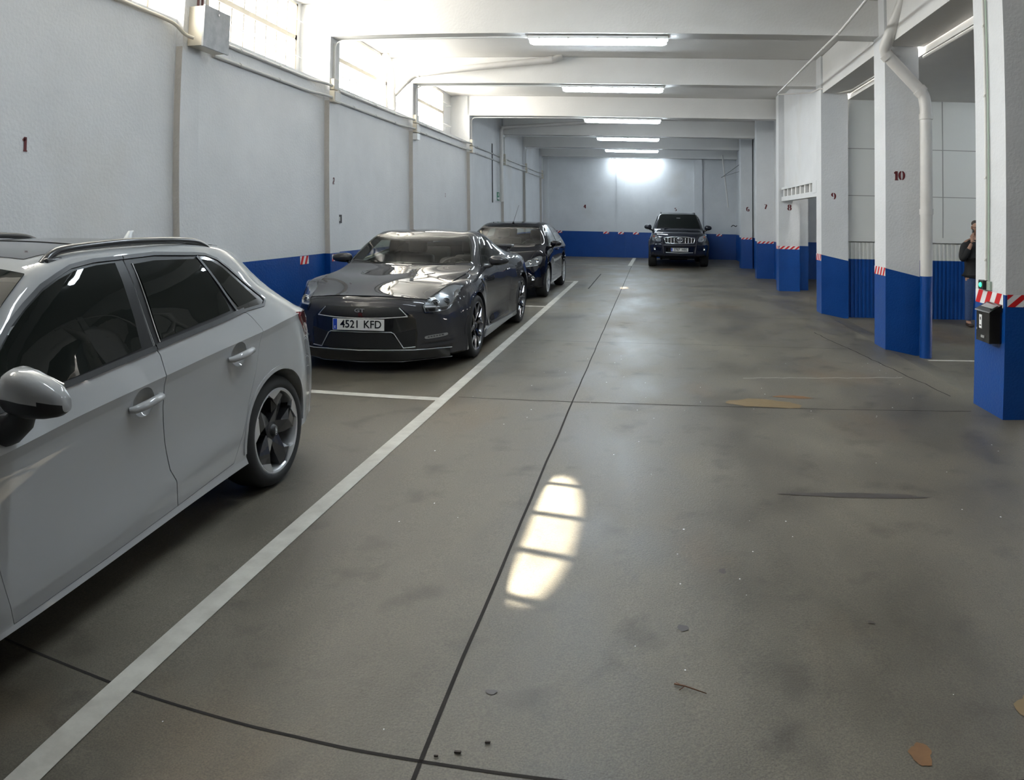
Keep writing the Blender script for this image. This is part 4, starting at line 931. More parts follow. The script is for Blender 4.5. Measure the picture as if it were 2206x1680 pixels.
    for sd in (1, -1):
        a, b = (.30, 1.2) if sd > 0 else (-1.2, -.30)
        for nm, D, hy, hz in (('front_door', FD, -1.16, .775), ('rear_door', RD, -.40, .845)):
            ds = boolean(body, [(prism_x(shrink(D, .0028), a, b), 0)], 'INTERSECT')
            dc = MB().lathe([(.0001, .036), (.03, .033), (.05, .022), (.064, 0), (.064, -.1), (.0001, -.1)], 28, 'x'); q, _ = sh.hit(hy, hz, 'x', sd)
            dc.v = [(q.x - sd * v[0] * 1.0, hy + v[1] * 1.15, hz + v[2]) for v in dc.v]; dm = dc.mesh(); ds = boolean(ds, [(dm, 0)])
            body = boolean(body, [(prism_x(D, a, b), 1)])
            d = link(nm, ds, [P, Dk], t, True, 32)
            # handle
            n = [sh.hit(hy + u, hz + .12 * u * .8, 'x', sd)[0] + Vector((sd * o_, 0, 0)) for u, o_ in ((-.105, .006), (-.09, .026), (-.03, .034), (.03, .034), (.085, .028), (.10, .008))]
            mb = MB(); mb.tube(n, [.012, .017, .019, .019, .017, .012], 10); mb.v = [(v[0], v[1], v[2] * 1) for v in mb.v]; mb.obj('door_handle', [P], d, True, 60)
            G = {'front_door': [(-1.835, 1.085), (-1.75, 1.15), (-1.65, 1.213), (-1.535, 1.272), (-1.435, 1.308), (-1.33, 1.335), (-1.19, 1.349), (-1.065, 1.352), (-1.07, 1.28), (-1.085, 1.11), (-1.11, .995), (-1.25, .980), (-1.51, .955), (-1.9, .925), (-2.0, .94)],
                 'rear_door': [(-.95, 1.34), (-.80, 1.348), (-.475, 1.338), (-.42, 1.25), (-.375, 1.11), (-.375, 1.065), (-.71, 1.035), (-.965, 1.01), (-.96, 1.10), (-.95, 1.22)]}[nm]
            Fr = {'front_door': [(-2.085, .905), (-1.51, .942), (-1.022, .983), (-1.003, 1.37)] + frameT, 'rear_door': [(-1.008, .985), (-.58, 1.022), (-.272, 1.052), (-.312, 1.06), (-.462, 1.358), (-.77, 1.376), (-.997, 1.371)]}[nm]
            sh.patch('window_frame', Fr, 'x', sd, .0015, mat('frame_black', (.008, .008, .009), .35, spec=.25), d, .05, .004); sh.patch('side_window', G, 'x', sd, .006, mat('black_glass', (.006, .008, .007), .0, coat=0, spec=.22), d, .04, .008, fit=3)
            mol = {'front_door': [(-2.09, .902), (-1.51, .940), (-1.018, .980)], 'rear_door': [(-1.010, .983), (-.58, 1.020), (-.245, 1.053)]}[nm]
            sh.ribbon('belt_moulding', mol, .022, 'x', sd, .010, DARK, d)
            edge = {'front_door': frameT[::-1] + [(-1.003, 1.372)], 'rear_door': [(-.997, 1.372), (-.77, 1.378), (-.455, 1.362)]}[nm]
            sh.ribbon('window_trim', edge, .016, 'x', sd, .008, DARK, d)
            if nm == 'rear_door': sh.ribbon('divider', [(-.455, 1.35), (-.375, 1.2), (-.315, 1.062)], .018, 'x', sd, .008, DARK, d); sh.ribbon('b_pillar_strip', [(-.955, 1.345), (-.965, 1.15), (-.975, 1.0)], .006, 'x', sd, .005, CHROME, d)
    link('body', body, [P, Dk], t, True, 32)
    for sd in (1, -1):
        q = sh.patch('quarter_frame', [(-.455, 1.358), (-.36, 1.35), (-.27, 1.32), (-.20, 1.27), (-.10, 1.18), (-.01, 1.10), (.005, 1.075), (-.03, 1.06), (-.262, 1.055), (-.305, 1.065)], 'x', sd, .0015, BLACK, t, .04, .004)
        sh.patch('quarter_window', [(-.43, 1.335), (-.34, 1.322), (-.26, 1.28), (-.15, 1.18), (-.065, 1.095), (-.28, 1.075)], 'x', sd, .0035, MATS['black_glass'], q, .04, .006, fit=2)
        sh.ribbon('window_trim', [(-.455, 1.364), (-.36, 1.355), (-.27, 1.326), (-.20, 1.276), (-.10, 1.186), (-.0, 1.105), (.012, 1.075), (-.03, 1.056), (-.255, 1.05)], .014, 'x', sd, .006, DARK, q)
        # tail lamp
        tl = sh.patch('tail_lamp', [(.28, .975), (.40, .965), (.62, .95), (.64, .80), (.52, .795), (.44, .84)], 'x', sd, .004, mat('tail_lamp_red', (.22, .006, .010), .08, coat=1), t, .03, .01)
        sh.ribbon('lamp_highlight', [(.36, .945), (.46, .87), (.56, .82)], .012, 'x', sd, .007, CHROME, tl)
        # roof rail
        pts = [(-1.43, 1.365), (-1.38, 1.40), (-1.29, 1.422), (-1.0, 1.437), (-.74, 1.440), (-.43, 1.430), (-.30, 1.408), (-.235, 1.375)]
        pts = spline([(a, b) for a, b in pts], 5, False); mb = MB(); mb.tube([(sd * (.60 - .01 * abs(a + .8)), a, b) for a, b in pts], .017, 12); mb.v = [(v[0] + (v[0] - sd * .6) * .3, v[1], v[2]) for v in mb.v]; rl = mb.obj('roof_rail', [mat('satin_black', (.02, .02, .022), .28, coat=.3)], t, True, 60)
        mb = MB(); rbox(mb, (sd * .60 - .022, -1.43, 1.345), (sd * .60 + .022, -1.33, 1.392), .012); mb.obj('rail_foot', [MATS['satin_black']], rl, True, 40); mb = MB(); rbox(mb, (sd * .60 - .02, -.31, 1.35), (sd * .60 + .02, -.23, 1.388), .012); mb.obj('rail_foot', [MATS['satin_black']], rl, True, 40)
        mo = pod(t, 'door_mirror', [(.895, -1.96, -1.90, .955, .985), (.90, -1.985, -1.885, .935, 1.03), (.925, -2.0, -1.875, .925, 1.06), (.965, -2.01, -1.87, .918, 1.078), (1.02, -2.005, -1.87, .915, 1.068), (1.08, -1.985, -1.87, .918, 1.045), (1.12, -1.96, -1.875, .925, 1.02), (1.143, -1.93, -1.885, .94, .99)], [P, DARK], .972, sd, 30, 3.2)
        mb = MB(); mb.prism([(.93, .935), (1.10, .94), (1.10, 1.02), (1.0, 1.05), (.93, 1.04)], -1.872, -1.866, lambda u, v, h: (sd * u, h, v)); mb.obj('mirror_glass', [CHROME], mo)
        mb = MB(); mb.tube([(sd * .845, -1.93, .845), (sd * .90, -1.935, .862), (sd * .955, -1.94, .90), (sd * .975, -1.94, .945)], [.055, .05, .048, .05], 14); mb.obj('stalk', [DARK], mo, True, 60)
        # wheel arch lips, sill
        for wy in (WY, -2.637):
            a = [(wy + .362 * math.cos(q), .335 + .362 * math.sin(q)) for q in np.linspace(-.1, PI + .1, 30)]; sh.ribbon('arch_lip', a, .022, 'x', sd, .006, P, t, skirt=.02)
            wheel(t, sd * .868, wy, WR, .23, .238, sd, 'rotor', (SILVER, mat('black_spoke', (.016, .016, .018), .25, coat=.5), DARK))
            if wy == WY and sd == 1:
                for k in range(4): mb = MB(); mb.tube([(.858, WY + .009 * math.cos(q), WR + .0165 - k * .011 + .009 * math.sin(q)) for q in np.linspace(0, 2 * PI, 17)[:-1]], .0014, 6, closed=True); mb.obj('emblem_ring', [CHROME], t, True)
    sh.patch('roof_panel', spline([(-.50, -1.44, 1), (0, -1.50), (.50, -1.44, 1), (.505, -.8), (.49, -.05), (.42, .10, 1), (0, .14), (-.42, .10, 1), (-.49, -.05), (-.505, -.8)], 4), 'z', 1, .003, mat('roof_black', (.014, .0135, .013), .16, coat=.6), t, .06, .006)
    sh.ribbon('roof_seam', [(-.48, -.95), (.48, -.95)], .012, 'z', 1, .006, DARK, t)
    W = [(-.62, -1.555), (-.3, -1.60), (0, -1.615), (.3, -1.60), (.62, -1.555), (.70, -1.85), (.76, -2.17), (.4, -2.32), (0, -2.37), (-.4, -2.32), (-.76, -2.17), (-.70, -1.85)]
    sh.patch('windscreen', W, 'z', 1, .003, MATS['black_glass'], t, .05, .006, fit=4)
    sh.patch('rear_window', [(-.44, .20), (.44, .20), (.47, .60), (-.47, .60)], 'z', 1, .003, MATS['black_glass'], t, .05, .006, fit=4)
    mb = MB(); mb.tube([(0, -.16, 1.40), (0, -.13, 1.455), (0, -.10, 1.462)], [.028, .014, .004], 12); mb.obj('roof_aerial', [PVC], t, True, 60)
    # nose: grille, lamps, plate (out of the picture but real)
    sh.patch('grille', spline([(-.42, .66), (.42, .66), (.36, .40), (-.36, .40)], 3), 'y', -1, .004, BLACK, t, .05)
    for sd in (1, -1): sh.patch('headlamp', [(sd * .48, .70), (sd * .74, .72), (sd * .72, .60), (sd * .5, .58)], 'y', -1, .004, mat('lamp_silver', (.4, .41, .42), .1, .6, coat=1), t, .04)
    return t
car_white()
def car_grey():
    t = empty('sports_car', (0, 0, 0), 'dark grey metallic sports coupe with number plate 4521 KFD facing the viewer', 'car', 'parked cars'); place(t, -2.900, 7.70)
    P = paint('grey_car_paint', (.042, .042, .046), .22, .45); Dk = DARK; K = lambda *a: list(a)
    L = [
        ([(0, 0)], K((-.95, .15), (-.6, .13), (3.65, .16))),
        (K((-.95, .74), (-.6, .82), (2.6, .84), (3.65, .70)), K((-.95, .15), (-.6, .13), (3.65, .16))),
        (K((-.95, .80), (-.5, .91), (.0, .90), (.7, .885), (1.9, .90), (2.6, .93), (3.3, .86), (3.65, .76)), K((-.95, .17), (-.6, .15), (.6, .15), (3.65, .20))),
        (K((-.95, .80), (-.5, .91), (.0, .92), (.45, .915), (.8, .895), (1.9, .905), (2.6, .94), (3.3, .87), (3.65, .77)), K((-.95, .27), (.6, .25), (1.8, .24), (3.65, .30))),
        (K((-.95, .79), (-.5, .905), (.0, .93), (.42, .925), (.56, .865), (1.0, .855), (1.7, .88), (2.2, .925), (2.65, .945), (3.3, .88), (3.65, .78)), K((-.95, .44), (.6, .42), (3.65, .48))),
        (K((-.95, .76), (-.5, .885), (.0, .93), (.42, .915), (.60, .868), (1.0, .872), (1.7, .90), (2.2, .935), (2.65, .95), (3.3, .89), (3.65, .78)), K((-.95, .60), (-.5, .67), (0, .70), (.6, .66), (1.6, .68), (3.65, .70))),
        (K((-.95, .67), (-.5, .80), (-.1, .875), (.3, .87), (.7, .855), (1.3, .86), (1.9, .875), (2.5, .88), (3.2, .83), (3.65, .70)), K((-.95, .685), (-.7, .745), (-.4, .815), (-.1, .855), (.3, .865), (.7, .86), (1.3, .885), (1.9, .96), (2.4, .985), (3.2, .95), (3.65, .85))),
        (K((-.95, .56), (-.5, .70), (-.1, .765), (.3, .755), (.7, .785), (1.3, .80), (1.8, .79), (2.4, .76), (3.0, .70), (3.65, .60)), K((-.95, .725), (-.7, .775), (-.4, .845), (-.1, .89), (.2, .915), (.45, .955), (.7, .99), (1.3, 1.055), (1.7, 1.085), (2.1, 1.07), (2.6, 1.05), (3.1, 1.03), (3.65, .93))),
        (K((-.95, .42), (-.3, .54), (.2, .62), (.45, .70), (.7, .665), (1.0, .61), (1.4, .585), (1.8, .57), (2.3, .56), (3, .52), (3.65, .45)), K((-.95, .742), (-.7, .785), (-.4, .835), (0, .89), (.3, .945), (.45, .985), (.6, 1.09), (.78, 1.20), (.95, 1.295), (1.15, 1.345), (1.4, 1.352), (1.7, 1.325), (2.1, 1.235), (2.5, 1.14), (3.0, 1.06), (3.65, .95))),
        (K((-.95, .22), (-.3, .28), (.4, .36), (1.2, .34), (2, .33), (3.65, .25)), K((-.95, .752), (-.7, .80), (-.4, .855), (0, .915), (.25, .955), (.38, .98), (.66, 1.14), (.96, 1.305), (1.2, 1.372), (1.5, 1.385), (1.8, 1.365), (2.2, 1.27), (2.6, 1.16), (3.1, 1.07), (3.65, .96))),
        ([(0, 0)], K((-.95, .757), (-.7, .81), (-.4, .865), (0, .92), (.22, .955), (.34, .98), (.64, 1.14), (.94, 1.31), (1.2, 1.38), (1.5, 1.397), (1.8, 1.375), (2.2, 1.28), (2.6, 1.17), (3.1, 1.075), (3.65, .965)))]
    ys = np.array(sorted(set(list(np.round(np.linspace(-.95, -.78, 9), 4)) + list(np.round(np.linspace(-.78, 3.5, 96), 4)) + list(np.round(np.linspace(3.5, 3.65, 7), 4)))))
    def df(v):
        f = smoothstep((v.y - 2.9) / .7); g = smoothstep((-.25 - v.y) / .6)
        return Vector((v.x, v.y - .16 * f * (abs(v.x) / .85) ** 2.2 + g * (.34 * (abs(v.x) / .85) ** 2.4 + .10 * max(0, (v.z - .62)) / .15 * (1 - abs(v.x))), v.z))
    vs, fs = loft(L, ys, 5, sharp=(2, 3), endr=.05, deform=df); me0 = mesh_of(vs, fs); sh = Shell(me0)
    ca = cabin_cut(L, .56, 2.55, .30)
    cuts = []
    for wy, wz, wr in ((.02, .362, .372), (2.62, .372, .385)):
        for x0, x1 in ((.60, 1.1), (-1.1, -.60)): cuts.append((wellcut(wy, wz, wr, x0, x1), 1))
    body = boolean(me0, cuts + [(ca, 1)])
    WS = [(-.56, .985), (-.3, .955), (0, .945), (.3, .955), (.56, .985), (.66, .74), (.725, .53), (.4, .45), (0, .42), (-.4, .45), (-.725, .53), (-.66, .74)]
    RW = [(-.44, 1.98), (.44, 1.98), (.47, 2.5), (-.47, 2.5)]
    SW = [(.72, .985), (.86, 1.11), (1.0, 1.22), (1.10, 1.285), (1.3, 1.318), (1.5, 1.305), (1.68, 1.23), (1.86, 1.10), (1.5, 1.05), (1.22, 1.022)]
    MBz = lambda poly, z0, z1: MB().prism(poly, z0, z1, lambda u, v, h: (u, v, h)).mesh()
    body = boolean(body, [(MBz(WS, .96, 1.6), 1), (MBz(RW, 1.0, 1.6), 1), (prism_x(SW, .42, 1.2), 1), (prism_x(SW, -1.2, -.42), 1)])
    D = [(.66, .968), (.72, .80), (.765, .5), (.77, .26), (1.83, .26), (1.91, .60), (1.90, .83), (1.87, 1.085), (1.5, 1.04), (1.22, 1.012)]
    for sd in (1, -1):
        a, b = (.30, 1.2) if sd > 0 else (-1.2, -.30)
        ds = boolean(body, [(prism_x(shrink(D, .003), a, b), 0)], 'INTERSECT'); body = boolean(body, [(prism_x(D, a, b), 1)])
        d = link('door', ds, [P, Dk], t, True, 32)
        sh.patch('side_window', shrink(SW, -.012), 'x', sd, .002, GLASS_M, d, .05, .002, fit=3)
        sh.ribbon('window_trim', SW + [SW[0]], .018, 'x', sd, .004, BLACK, d)
        q, n = sh.hit(1.76, .862, 'x', sd); mb = MB(); mb.tube([q + Vector((sd * .008, -.07, 0)), q + Vector((sd * .012, .07, .004))], .011, 8); mb.obj('door_handle', [CHROME], d, True)
        sh.ribbon('side_skirt_line', [(.80, .275), (1.3, .262), (1.82, .268)], .016, 'x', sd, .008, P, t)
        # wheels
        for wy, r_ in ((.03, .353), (2.63, .353)): wheel(t, sd * .925, wy, r_, .27, .262, sd, 'split', (mat('bright_lip', (.30, .30, .31), .2, .9), mat('smoked_chrome', (.22, .22, .23), .15, 1), DARK))
        for wy, wz, wr in ((.02, .362, .372), (2.62, .372, .385)):
            arcp = [(wy + (wr + .008) * math.cos(q), wz + (wr + .008) * math.sin(q)) for q in np.linspace(-.25, PI + .1, 30)]; sh.ribbon('arch_lip', arcp, .018, 'x', sd, .006, P, t, skirt=.02)
        sh.ribbon('fender_vent_edge', spline([(.375, .84), (.52, .74), (.615, .60), (.65, .42), (.635, .26)], 5, False), .018, 'x', sd, .010, mat('satin_grey_trim', (.25, .25, .26), .25, .8), t)
        sh.patch('skirt', [(.50, .245), (.75, .245), (1.9, .225), (2.2, .24), (2.2, .15), (.46, .15)], 'x', sd, .012, mat('skirt_satin', (.11, .115, .12), .3, .5, coat=.6), t, .05)
        # headlamp
        X = lambda pl: [(sd * p[0],) + tuple(p[1:]) for p in pl]
        HL = X(spline([(.574, .672, 1), (.60, .604, 1), (.70, .604), (.776, .616, 1), (.790, .672), (.818, .751), (.85, .835, 1), (.75, .85), (.676, .81), (.63, .755), (.60, .706)], 4))
        hl = sh.patch('headlamp', HL, 'y', -1, .003, mat('lamp_reflector', (.28, .285, .29), .25, .7), t, .025, .01)
        for (lx, lz, r_) in ((.675, .690, .036), (.745, .690, .036)):
            q, n = sh.hit(sd * lx, lz, 'y', -1); n = (n + Vector((0, -1.6, 0))).normalized(); T_ = Matrix.Translation(q + n * .002) @ n.to_track_quat('Z', 'Y').to_matrix().to_4x4()
            mb = MB(); mb.lathe([(r_ * .62, .004), (r_, .020), (r_ * 1.12, .014), (r_ * 1.15, -.02)], 24, 'z'); mb.v = [tuple(T_ @ Vector(v)) for v in mb.v]; pr = mb.obj('lamp_ring', [CHROME], hl, True, 60)
            mb = MB(); mb.lathe([(.0005, .022), (r_ * .35, .018), (r_ * .62, .004)], 20, 'z'); mb.v = [tuple(T_ @ Vector(v)) for v in mb.v]; mb.obj('lamp_lens', [BLACK], hl, True)
        sh.patch('light_bar', X([(.592, .668), (.70, .662), (.715, .652), (.60, .655)]), 'y', -1, .010, WHT, hl, .02)
        sh.patch('indicator', X([(.775, .77), (.80, .80), (.825, .80), (.80, .72), (.785, .72)]), 'y', -1, .010, CHROME, hl, .02)
        sh.patch('dark_insert', X([(.60, .648), (.72, .645), (.775, .65), (.765, .62), (.61, .612)]), 'y', -1, .007, BLACK, hl, .02)
        sh.patch('lens', HL, 'y', -1, .022, LENS, hl, .03, .02)
        sh.ribbon('lamp_edge', HL + [HL[0]], .008, 'y', -1, .006, BLACK, hl)
        fl = sh.patch('day_lamp', X(spline([(.60, .352), (.62, .372), (.76, .386), (.785, .380), (.77, .358), (.63, .340)], 4)), 'y', -1, .006, mat('lamp_silver', (.5, .51, .52), .15, .7), t, .02)
        for k in range(6): sh.patch('diode', X([(.625 + k * .023, .353 + k * .0028), (.640 + k * .023, .353 + k * .0028), (.640 + k * .023, .365 + k * .0028), (.625 + k * .023, .365 + k * .0028)]), 'y', -1, .010, mat('diode_dark', (.06, .06, .065), .2), fl, .02, .006)
        sh.patch('bumper_fin', X([(.58, .335), (.82, .350), (.84, .325), (.60, .305)]), 'y', -1, .012, P, t, .03, .02)
        sh.patch('bumper_fin', X([(.56, .285), (.82, .305), (.84, .275), (.575, .25)]), 'y', -1, .018, P, t, .03, .03)
        sh.patch('washer_cap', X([(.665, .578), (.735, .588), (.74, .560), (.67, .556)]), 'y', -1, .003, P, t, .03, .004)
        sh.patch('hood_scoop', X([(.335, -.02), (.32, .10), (.42, .11)]), 'z', 1, .008, BLACK, t, .03, .012)
        sh.ribbon('hood_seam', X([(.60, -.74), (.64, -.56), (.69, -.405), (.745, -.114), (.755, .2), (.75, .50)]), .007, 'z', 1, .0015, BLACK, t, skirt=.002)
        mo = mirror(t, .855, .84, 1.035, .24, .135, .15, sd, P, BLACK, False)
        mb = MB(); mb.tube([(sd * .79, .80, .96), (sd * .86, .815, .965), (sd * .90, .83, .985)], [.03, .024, .02], 10); mb.obj('stalk', [P], mo, True, 60)
        mb = MB(); mb.tube([(sd * .60, 3.10, 1.0), (sd * .62, 3.2, 1.10)], .03, 8); mb.obj('wing_post', [P], t, True)
    link('body', body, [P, Dk], t, True, 32)
    hd = [(-.60, -.735), (-.45, -.80), (-.2, -.83), (0, -.835), (.2, -.83), (.45, -.80), (.60, -.735), (.635, -.56), (.685, -.405), (.735, -.114), (.745, .2), (.735, .47), (.4, .40), (0, .37), (-.4, .40), (-.735, .47), (-.745, .2), (-.735, -.114), (-.685, -.405), (-.635, -.56)]
    sh.patch('hood', hd, 'z', 1, .002, P, t, .04, .006, fit=6)
    sh.patch('windscreen', WS, 'z', 1, .002, GLASS_M, t, .05, .002, fit=5); sh.ribbon('windscreen_seal', WS + [WS[0]], .022, 'z', 1, .004, BLACK, t)
    sh.patch('rear_window', shrink(RW, -.01), 'z', 1, .002, GLASS_M, t, .06, .002, fit=3)
    sh.ribbon('hood_seam', [(-.60, .705), (-.483, .726), (-.35, .741), (-.15, .752), (0, .755), (.15, .752), (.35, .741), (.483, .726), (.60, .705)], .006, 'y', -1, .0015, BLACK, t, skirt=.002)
    # front panel and openings
    FP = [(-.378, .668), (.378, .668), (.521, .545), (.54, .40), (.53, .24), (-.53, .24), (-.54, .40), (-.521, .545)]
    g = sh.patch('grille_surround', FP, 'y', -1, .004, mat('piano_black', (.012, .012, .013), .15, coat=.7), t, .05)
    MESH = noisy('black_mesh', (.002, .002, .002), (.012, .012, .012), 190, (.5, .6))
    sh.patch('upper_grille', spline([(-.372, .660, 1), (.372, .660, 1), (.447, .575, 1), (.25, .563), (0, .559), (-.25, .563), (-.447, .575, 1)], 3), 'y', -1, .008, MESH, g, .04)
    sh.patch('lower_grille', [(-.30, .418), (.30, .418), (.40, .262), (-.40, .262)], 'y', -1, .008, MESH, g, .04)
    for sd in (1, -1): sh.patch('side_grille', [(sd * .33, .408), (sd * .525, .45), (sd * .515, .262), (sd * .425, .262)], 'y', -1, .007, MESH, g, .04); sh.tubeline('grille_trim', [(sd * .372, .655), (sd * .452, .572)], .0055, 'y', -1, .010, SILVER, g)
    sh.tubeline('grille_trim', [(-.452, .572), (-.25, .560), (0, .556), (.25, .560), (.452, .572)], .006, 'y', -1, .010, SILVER, g)
    sh.tubeline('lower_trim', [(-.52, .268), (-.415, .262), (-.33, .405), (-.305, .420), (0, .422), (.305, .420), (.33, .405), (.415, .262), (.52, .268)], .005, 'y', -1, .010, SILVER, g)
    sh.patch('front_lip', [(-.79, .232), (-.5, .236), (0, .238), (.5, .236), (.79, .232), (.79, .16), (.4, .155), (0, .152), (-.4, .155), (-.79, .16)], 'y', -1, .030, mat('carbon_lip', (.010, .010, .011), .2, coat=.5), t, .05, .05)
    sh.tubeline('lip_edge', [(-.80, .236), (-.5, .241), (0, .244), (.5, .241), (.80, .236)], .004, 'y', -1, .032, SILVER, t)
    sh.tubeline('lip_edge', [(-.80, .156), (-.4, .152), (0, .149), (.4, .152), (.80, .156)], .003, 'y', -1, .034, SILVER, t)
    q, n = sh.hit(0, .62, 'y', -1); T_ = Matrix.Translation((0, q.y - .014, .632)) @ Matrix.Rotation(PI / 2, 4, 'X')
    e1 = text_mesh('GT', .062, .002, T_ @ Matrix.Diagonal((1.25, .8, 1, 1)), SILVER, 'emblem', t); text_mesh('R', .07, .002, T_ @ Matrix.Translation((.012, -.043, 0)) @ Matrix.Diagonal((1.1, .8, 1, 1)), mat('emblem_red', (.35, .05, .06), .25, .7), 'emblem_letter', e1)
    q, n = sh.hit(0, .495, 'y', -1); plate(t, -.005, q.y - .022, .497, .52, .112, '4521 KFD', tilt=-.03)
    mb = MB(); rbox(mb, (-.66, 3.12, 1.09), (.66, 3.36, 1.135), .02); mb.v = [(x, y + .0, z + .02 * (1 - abs(x))) for x, y, z in mb.v]; mb.obj('rear_wing', [P], t, True, 40)
    # cabin
    IN = mat('cabin_black', (.02, .019, .018), .6); seats(t, (1.45,), (-.37, .37), .42, IN); seats(t, (2.1,), (-.33, .33), .50, IN, False); steering(t, .37, .98, .88, IN)
    mb = MB(); rbox(mb, (-.72, .50, .72), (.72, .86, .93), .05); mb.obj('dashboard', [IN], t, True, 40)
    mb = MB(); rbox(mb, (-.72, .6, .28), (.72, 2.6, .34), .02); mb.obj('cabin_floor', [IN], t)
    mb = MB(); rbox(mb, (-.10, 1.02, 1.235), (.10, 1.05, 1.295), .015); mb.obj('inner_mirror', [IN], t, True, 40)
    mb = MB(); mb.tube([(.05, .40, 1.003), (.55, .46, 1.005)], .008, 6); mb.obj('wiper', [DARK], t); mb = MB(); mb.tube([(-.6, .50, .995), (-.05, .415, 1.01)], .008, 6); mb.obj('wiper', [DARK], t)
    return t
car_grey()
def car_black():
    t = empty('family_hatchback', (0, 0, 0), 'black hatchback with a thin roof aerial parked behind the grey sports coupe', 'car', 'parked cars'); place(t, -2.95, 13.70)
    P = paint('black_car_paint', (.004, .004, .007), 0, .4); Dk = DARK; K = lambda *a: list(a)
    L = [
        ([(0, 0)], K((-.86, .22), (0, .19), (3.1, .24))),
        (K((-.86, .60), (-.4, .74), (2.6, .76), (3.1, .62)), K((-.86, .22), (0, .19), (3.1, .24))),
        (K((-.86, .68), (-.4, .84), (0, .855), (2.5, .855), (3.1, .74)), K((-.86, .26), (0, .22), (3.1, .28))),
        (K((-.86, .69), (-.4, .85), (0, .865), (2.5, .865), (3.1, .76)), K((-.86, .38), (0, .33), (3.1, .40))),
        (K((-.86, .68), (-.4, .85), (0, .885), (.7, .862), (1.8, .862), (2.4, .89), (3.1, .76)), K((-.86, .52), (0, .55), (1.2, .55), (3.1, .60))),
        (K((-.86, .64), (-.4, .82), (0, .87), (.7, .87), (1.8, .875), (2.4, .88), (3.1, .72)), K((-.86, .64), (-.5, .77), (0, .84), (.8, .85), (1.6, .88), (2.4, .93), (3.1, .92))),
        (K((-.86, .56), (-.4, .73), (0, .80), (.7, .835), (1.8, .83), (2.4, .79), (3.1, .62)), K((-.86, .70), (-.5, .85), (0, .95), (.3, .99), (1, 1.02), (1.8, 1.06), (2.4, 1.09), (3.1, 1.02))),
        (K((-.86, .48), (-.3, .64), (0, .71), (.3, .69), (.7, .62), (1.3, .60), (2.2, .57), (2.8, .55), (3.1, .50)), K((-.86, .72), (-.5, .875), (-.1, .975), (.1, 1.04), (.35, 1.20), (.6, 1.33), (.9, 1.405), (1.4, 1.43), (2.0, 1.41), (2.4, 1.36), (2.8, 1.18), (3.1, 1.04))),
        (K((-.86, .26), (0, .40), (.7, .36), (2.6, .36), (3.1, .30)), K((-.86, .735), (-.5, .895), (-.2, .975), (.0, 1.06), (.3, 1.22), (.55, 1.35), (.85, 1.435), (1.4, 1.465), (2.0, 1.45), (2.5, 1.40), (2.8, 1.22), (3.1, 1.05))),
        ([(0, 0)], K((-.86, .74), (-.5, .90), (-.25, .98), (-.05, 1.06), (.25, 1.22), (.5, 1.35), (.8, 1.44), (1.4, 1.475), (2.0, 1.46), (2.55, 1.41), (2.85, 1.22), (3.1, 1.05)))]
    ys = np.array(sorted(set(list(np.round(np.linspace(-.86, -.72, 7), 4)) + list(np.round(np.linspace(-.72, 2.95, 70), 4)) + list(np.round(np.linspace(2.95, 3.1, 6), 4)))))
    def df(v):
        f = smoothstep((v.y - 2.4) / .6); g = smoothstep((-.2 - v.y) / .6); a = (abs(v.x) / .85)
        return Vector((v.x, v.y - .18 * f * a ** 2.2 + g * .34 * a ** 2.3, v.z))
    vs, fs = loft(L, ys, 4, sharp=(2, 5), endr=.05, deform=df); me0 = mesh_of(vs, fs); sh = Shell(me0)
    WYR = 2.40
    cuts = [(wellcut(wy, .335, .352, x0, x1), 1) for wy in (0, WYR) for x0, x1 in ((.58, 1.1), (-1.1, -.58))] + [(cabin_cut(L, .12, 2.6, .32), 1)]
    WS = [(-.56, .66), (0, .60), (.56, .66), (.63, .40), (.70, .06), (.35, -.06), (0, -.10), (-.35, -.06), (-.70, .06), (-.63, .40)]
    F1 = [(.32, 1.03), (.48, 1.16), (.70, 1.30), (.92, 1.375), (1.20, 1.395), (1.24, 1.065)]; F2 = [(1.31, 1.07), (1.27, 1.395), (1.7, 1.392), (2.05, 1.35), (2.28, 1.22), (2.38, 1.12), (1.9, 1.095)]
    body = boolean(me0, cuts)
    MBz = lambda poly, z0, z1: MB().prism(poly, z0, z1, lambda u, v, h: (u, v, h)).mesh()
    body = boolean(body, [(MBz(WS, .98, 1.7), 1), (MBz([(-.42, 2.58), (.42, 2.58), (.44, 2.9), (-.44, 2.9)], 1.05, 1.7), 1)] + [(prism_x(w_, a, b), 1) for w_ in (F1, F2) for a, b in ((.42, 1.2), (-1.2, -.42))])
    D1 = [(.22, .97), (.32, .62), (.42, .30), (1.24, .30), (1.29, .70), (1.275, 1.06), (1.235, 1.41), (.92, 1.40), (.68, 1.325), (.45, 1.18)]
    D2 = [(1.28, 1.06), (1.295, .70), (1.245, .30), (1.98, .30), (2.06, .55), (2.22, .78), (2.42, 1.08), (2.30, 1.25), (2.06, 1.375), (1.7, 1.413), (1.24, 1.41)]
    for sd in (1, -1):
        a, b = (.30, 1.2) if sd > 0 else (-1.2, -.30)
        for nm, D, w_ in (('front_door', D1, F1), ('rear_door', D2, F2)):
            ds = boolean(body, [(prism_x(shrink(D, .003), a, b), 0)], 'INTERSECT'); body = boolean(body, [(prism_x(D, a, b), 1)])
            d = link(nm, ds, [P, Dk], t, True, 32)
            sh.patch('side_window', shrink(w_, -.01), 'x', sd, .002, GLASS_M, d, .06, .002, fit=3); sh.ribbon('window_trim', w_ + [w_[0]], .016, 'x', sd, .004, BLACK, d)
            hy = 1.12 if nm == 'front_door' else 1.95; q, n = sh.hit(hy, .90, 'x', sd); mb = MB(); mb.tube([q + Vector((sd * .008, -.07, 0)), q + Vector((sd * .03, -.04, 0)), q + Vector((sd * .03, .04, 0)), q + Vector((sd * .008, .07, 0))], .012, 8); mb.obj('door_handle', [P], d, True)
